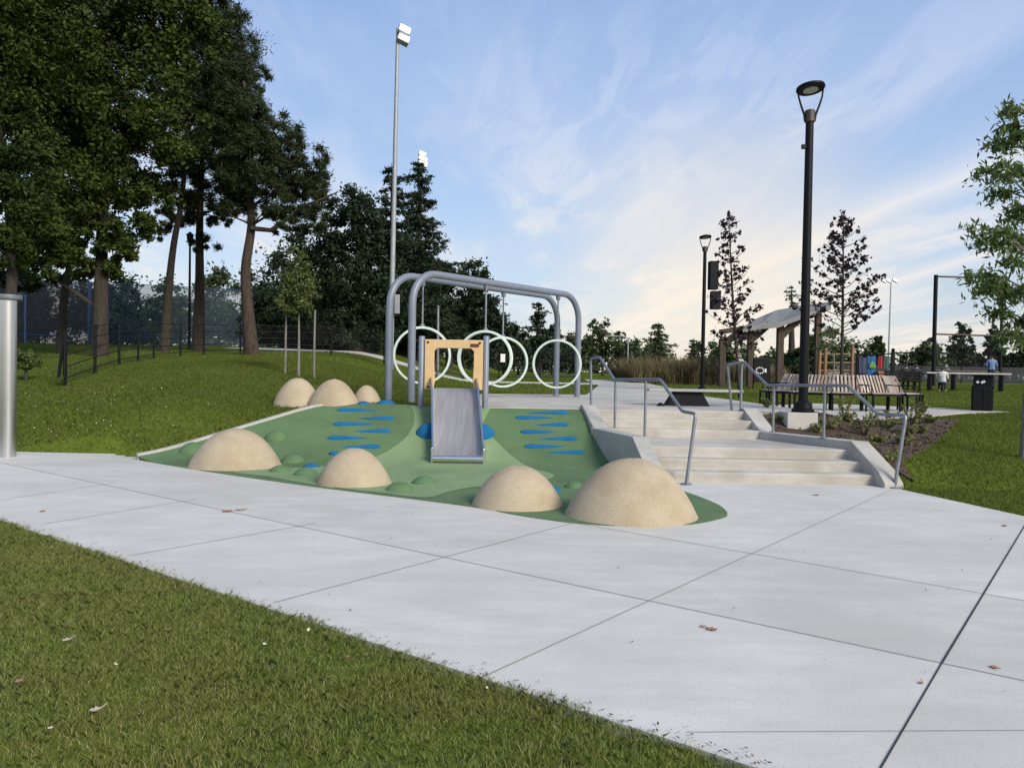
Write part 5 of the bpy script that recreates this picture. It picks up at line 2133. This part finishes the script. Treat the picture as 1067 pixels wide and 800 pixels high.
# pale petals scattered on the grass bank and lawn
pp, pz = [], []
for i in range(420):
    u, v = random.gauss(90, 70), random.gauss(445, 16)
    dd = 12.6 + random.random() * 3.2
    x = gx(u, dd)
    if x < -.0 and T(x, dd) > .05 and (np.array((x, dd)) - CURB0) @ cn > .02:
        pp.append((x, dd))
for i in range(40):
    y = random.uniform(3, 7)
    x = random.uniform(-.7 * y, .3)
    if front_dist(np.array([[x, y]]))[0] < -.1:
        pp.append((x, y))
pp = np.array(pp)
zt = np.where(pp[:, 1] > 10, T(pp[:, 0], pp[:, 1]) + .03, .035)
C = np.stack([pp[:, 0], pp[:, 1], zt], 1)
tag(leaves('petal_litter', MT['petal'], None, C, np.full(len(C), .01), 1, .024, .6, .3, 1.5), kind='stuff')

# bits of dry grass and leaf along the lawn edge and blown over the paving
n = 380
tt = RNG.uniform(-.3, 1.1, n)
off = np.abs(RNG.normal(0, .045, n)) + .005
E0 = np.array(FRONT_A)[None] + tt[:, None] * fd[None] + off[:, None] * front_n[None]
n2 = 260
E1 = np.stack([RNG.uniform(-7, 5.2, n2), RNG.uniform(3.2, 12, n2)], 1)
E1 = E1[inpoly(E1, pave_poly) | inpoly(E1, mound_poly)]
E1 = E1[~inpoly(E1, drop_poly) | (E1[:, 1] < 11.5)]
E1 = E1[(E1[:, 0] < 1.9) | (E1[:, 1] < 10.3)]
C = np.concatenate([E0, E1])
C = np.concatenate([C, np.full((len(C), 1), .012)], 1)
tag(leaves('leaf_litter', MT['chip'], None, C, np.full(len(C), .002), 1, .022, .4, .2, 2.5), kind='stuff')

# ------------------------------------------------------------------ sky and light
SUN_EL, SUN_AZ = 32.0, 140.0                     # azimuth clockwise from straight ahead (+Y): behind, to the right
w = bpy.data.worlds.new('World')
SC.world = w
w.use_nodes = True
t = w.node_tree
t.nodes.clear()
LK = t.links.new
out = nd(t, 'ShaderNodeOutputWorld')
bg = nd(t, 'ShaderNodeBackground')
LK(bg.outputs[0], out.inputs[0])
sky = nd(t, 'ShaderNodeTexSky', sky_type='NISHITA')
sky.sun_disc = False
sky.sun_elevation = R(SUN_EL)
sky.sun_rotation = R(SUN_AZ)
sky.air_density = 1.0
sky.dust_density = 1.5
sky.ozone_density = 1.5
tc = nd(t, 'ShaderNodeTexCoord')
sp = nd(t, 'ShaderNodeSeparateXYZ')
LK(tc.outputs['Generated'], sp.inputs[0])


def mth(op, a, b=None, c=None, clamp=False):
    n_ = nd(t, 'ShaderNodeMath', operation=op)
    n_.use_clamp = clamp
    for i, q in enumerate((a, b, c)):
        if q is None:
            continue
        if isinstance(q, (int, float)):
            n_.inputs[i].default_value = q
        else:
            LK(q, n_.inputs[i])
    return n_.outputs[0]


dz = mth('ADD', mth('MAXIMUM', sp.outputs['Z'], 0.0), .06)
px, py = mth('DIVIDE', sp.outputs['X'], dz), mth('DIVIDE', sp.outputs['Y'], dz)
cx = nd(t, 'ShaderNodeCombineXYZ')
LK(px, cx.inputs[0])
LK(py, cx.inputs[1])


def cloud(scale, sx_, sy_, off, lo, hi, rot=0.0, det=8, dist=.6):
    mp = nd(t, 'ShaderNodeMapping')
    mp.inputs['Scale'].default_value = (sx_, sy_, 1)
    mp.inputs['Location'].default_value = off
    mp.inputs['Rotation'].default_value = (0, 0, rot)
    LK(cx.outputs[0], mp.inputs[0])
    nz = nd(t, 'ShaderNodeTexNoise')
    nz.inputs['Scale'].default_value = scale
    nz.inputs['Detail'].default_value = det
    nz.inputs['Roughness'].default_value = .55
    nz.inputs['Distortion'].default_value = dist
    LK(mp.outputs[0], nz.inputs[0])
    mr = nd(t, 'ShaderNodeMapRange', interpolation_type='SMOOTHSTEP')
    mr.inputs[1].default_value, mr.inputs[2].default_value = lo, hi
    LK(nz.outputs['Fac'], mr.inputs[0])
    return mr.outputs[0], nz.outputs['Fac']


hz0 = mth('SUBTRACT', 1, mth('DIVIDE', mth('MAXIMUM', sp.outputs['Z'], 0.0), .5), clamp=True)
c1, _ = cloud(.9, 1.0, .35, (3.1, 1.7, 0), .40, .63, .12)
c2, f2 = cloud(2.3, 1.0, .22, (7.3, .4, 0), .47, .64, .18)
c3, _ = cloud(5.5, 1.0, .3, (2.3, 5.4, 0), .46, .62, .3, 10, 1.0)


def band(x0, slope, wdt, y0, y1):
    """a long streak of cirrus lying along the plane of the clouds"""
    ctr = mth('SUBTRACT', px, mth('ADD', x0, mth('MULTIPLY', py, slope)))
    ctr = mth('ADD', ctr, mth('MULTIPLY', mth('SUBTRACT', f2, .5), .28))
    g = mth('SUBTRACT', 1, mth('DIVIDE', mth('ABSOLUTE', ctr), wdt), clamp=True)
    g = mth('MULTIPLY', g, g)
    a = mth('DIVIDE', mth('SUBTRACT', py, y0 - 1), 1.5, clamp=True)
    b_ = mth('DIVIDE', mth('SUBTRACT', y1 + 2, py), 2.5, clamp=True)
    return mth('MULTIPLY', g, mth('MULTIPLY', a, b_))


bnd = mth('MAXIMUM', band(2.05, -.105, .42, 2.2, 11), mth('MULTIPLY', band(2.85, -.055, .32, 3.0, 8), .9))
cl = mth('MULTIPLY', mth('ADD', mth('MULTIPLY', c1, .42), mth('ADD', mth('MULTIPLY', c2, .45), mth('MULTIPLY', mth('MULTIPLY', c3, c1), .5)), clamp=True), mth('ADD', .16, mth('MULTIPLY', hz0, 1.0)), clamp=True)
cl = mth('MAXIMUM', cl, bnd)
hz = mth('SUBTRACT', 1, mth('DIVIDE', mth('MAXIMUM', sp.outputs['Z'], 0.0), .34), clamp=True)
ccol = nd(t, 'ShaderNodeMix', data_type='RGBA')
LK(hz, ccol.inputs[0])
ccol.inputs[6].default_value = (4.2, 4.6, 5.4, 1)
ccol.inputs[7].default_value = (6.2, 5.4, 4.5, 1)
grad = nd(t, 'ShaderNodeValToRGB')
cr_ = grad.color_ramp
cr_.elements[0].position, cr_.elements[0].color = 0, (4.5, 4.45, 4.3, 1)
cr_.elements[1].position, cr_.elements[1].color = 1, (1.2, 1.85, 3.5, 1)
for p_, c_ in ((.08, (3.6, 4.2, 4.9)), (.2, (2.75, 3.65, 5.1)), (.42, (1.8, 2.7, 4.75))):
    q_ = cr_.elements.new(p_)
    q_.color = (*c_, 1)
LK(sp.outputs['Z'], grad.inputs[0])
base = nd(t, 'ShaderNodeMix', data_type='RGBA')
base.inputs[0].default_value = .22
LK(grad.outputs[0], base.inputs[6])
LK(sky.outputs[0], base.inputs[7])
mx = nd(t, 'ShaderNodeMix', data_type='RGBA')
LK(mth('MULTIPLY', cl, .8), mx.inputs[0])
LK(base.outputs[2], mx.inputs[6])
LK(ccol.outputs[2], mx.inputs[7])
gv = nd(t, 'ShaderNodeVectorMath', operation='DOT_PRODUCT')
LK(tc.outputs['Generated'], gv.inputs[0])
ga, ge = R(15.5), R(6.0)
gv.inputs[1].default_value = (math.sin(ga) * math.cos(ge), math.cos(ga) * math.cos(ge), math.sin(ge))
gl = mth('DIVIDE', mth('SUBTRACT', gv.outputs['Value'], .965), .035, clamp=True)
gl = mth('MULTIPLY', mth('MULTIPLY', gl, gl), .55)
mg = nd(t, 'ShaderNodeMix', data_type='RGBA')
LK(gl, mg.inputs[0])
LK(mx.outputs[2], mg.inputs[6])
mg.inputs[7].default_value = (6.3, 5.35, 4.1, 1)
LK(mg.outputs[2], bg.inputs[0])
bg.inputs[1].default_value = .10

sd = bpy.data.lights.new('sun', 'SUN')
sd.energy = 2.5
sd.angle = R(22)
sd.color = (1, .93, .82)
so = bpy.data.objects.new('sun', sd)
COL.objects.link(so)
az = R(SUN_AZ)
dirv = Vector((math.sin(az) * math.cos(R(SUN_EL)), math.cos(az) * math.cos(R(SUN_EL)), math.sin(R(SUN_EL))))
so.rotation_euler = (-dirv).to_track_quat('-Z', 'Y').to_euler()

vs_ = SC.view_settings
vs_.view_transform = 'Standard'
vs_.look = 'None'
vs_.exposure = 0.80
vs_.gamma = 1
SC.cycles.max_bounces = 6
SC.cycles.transparent_max_bounces = 12
SC.cycles.use_denoising = True
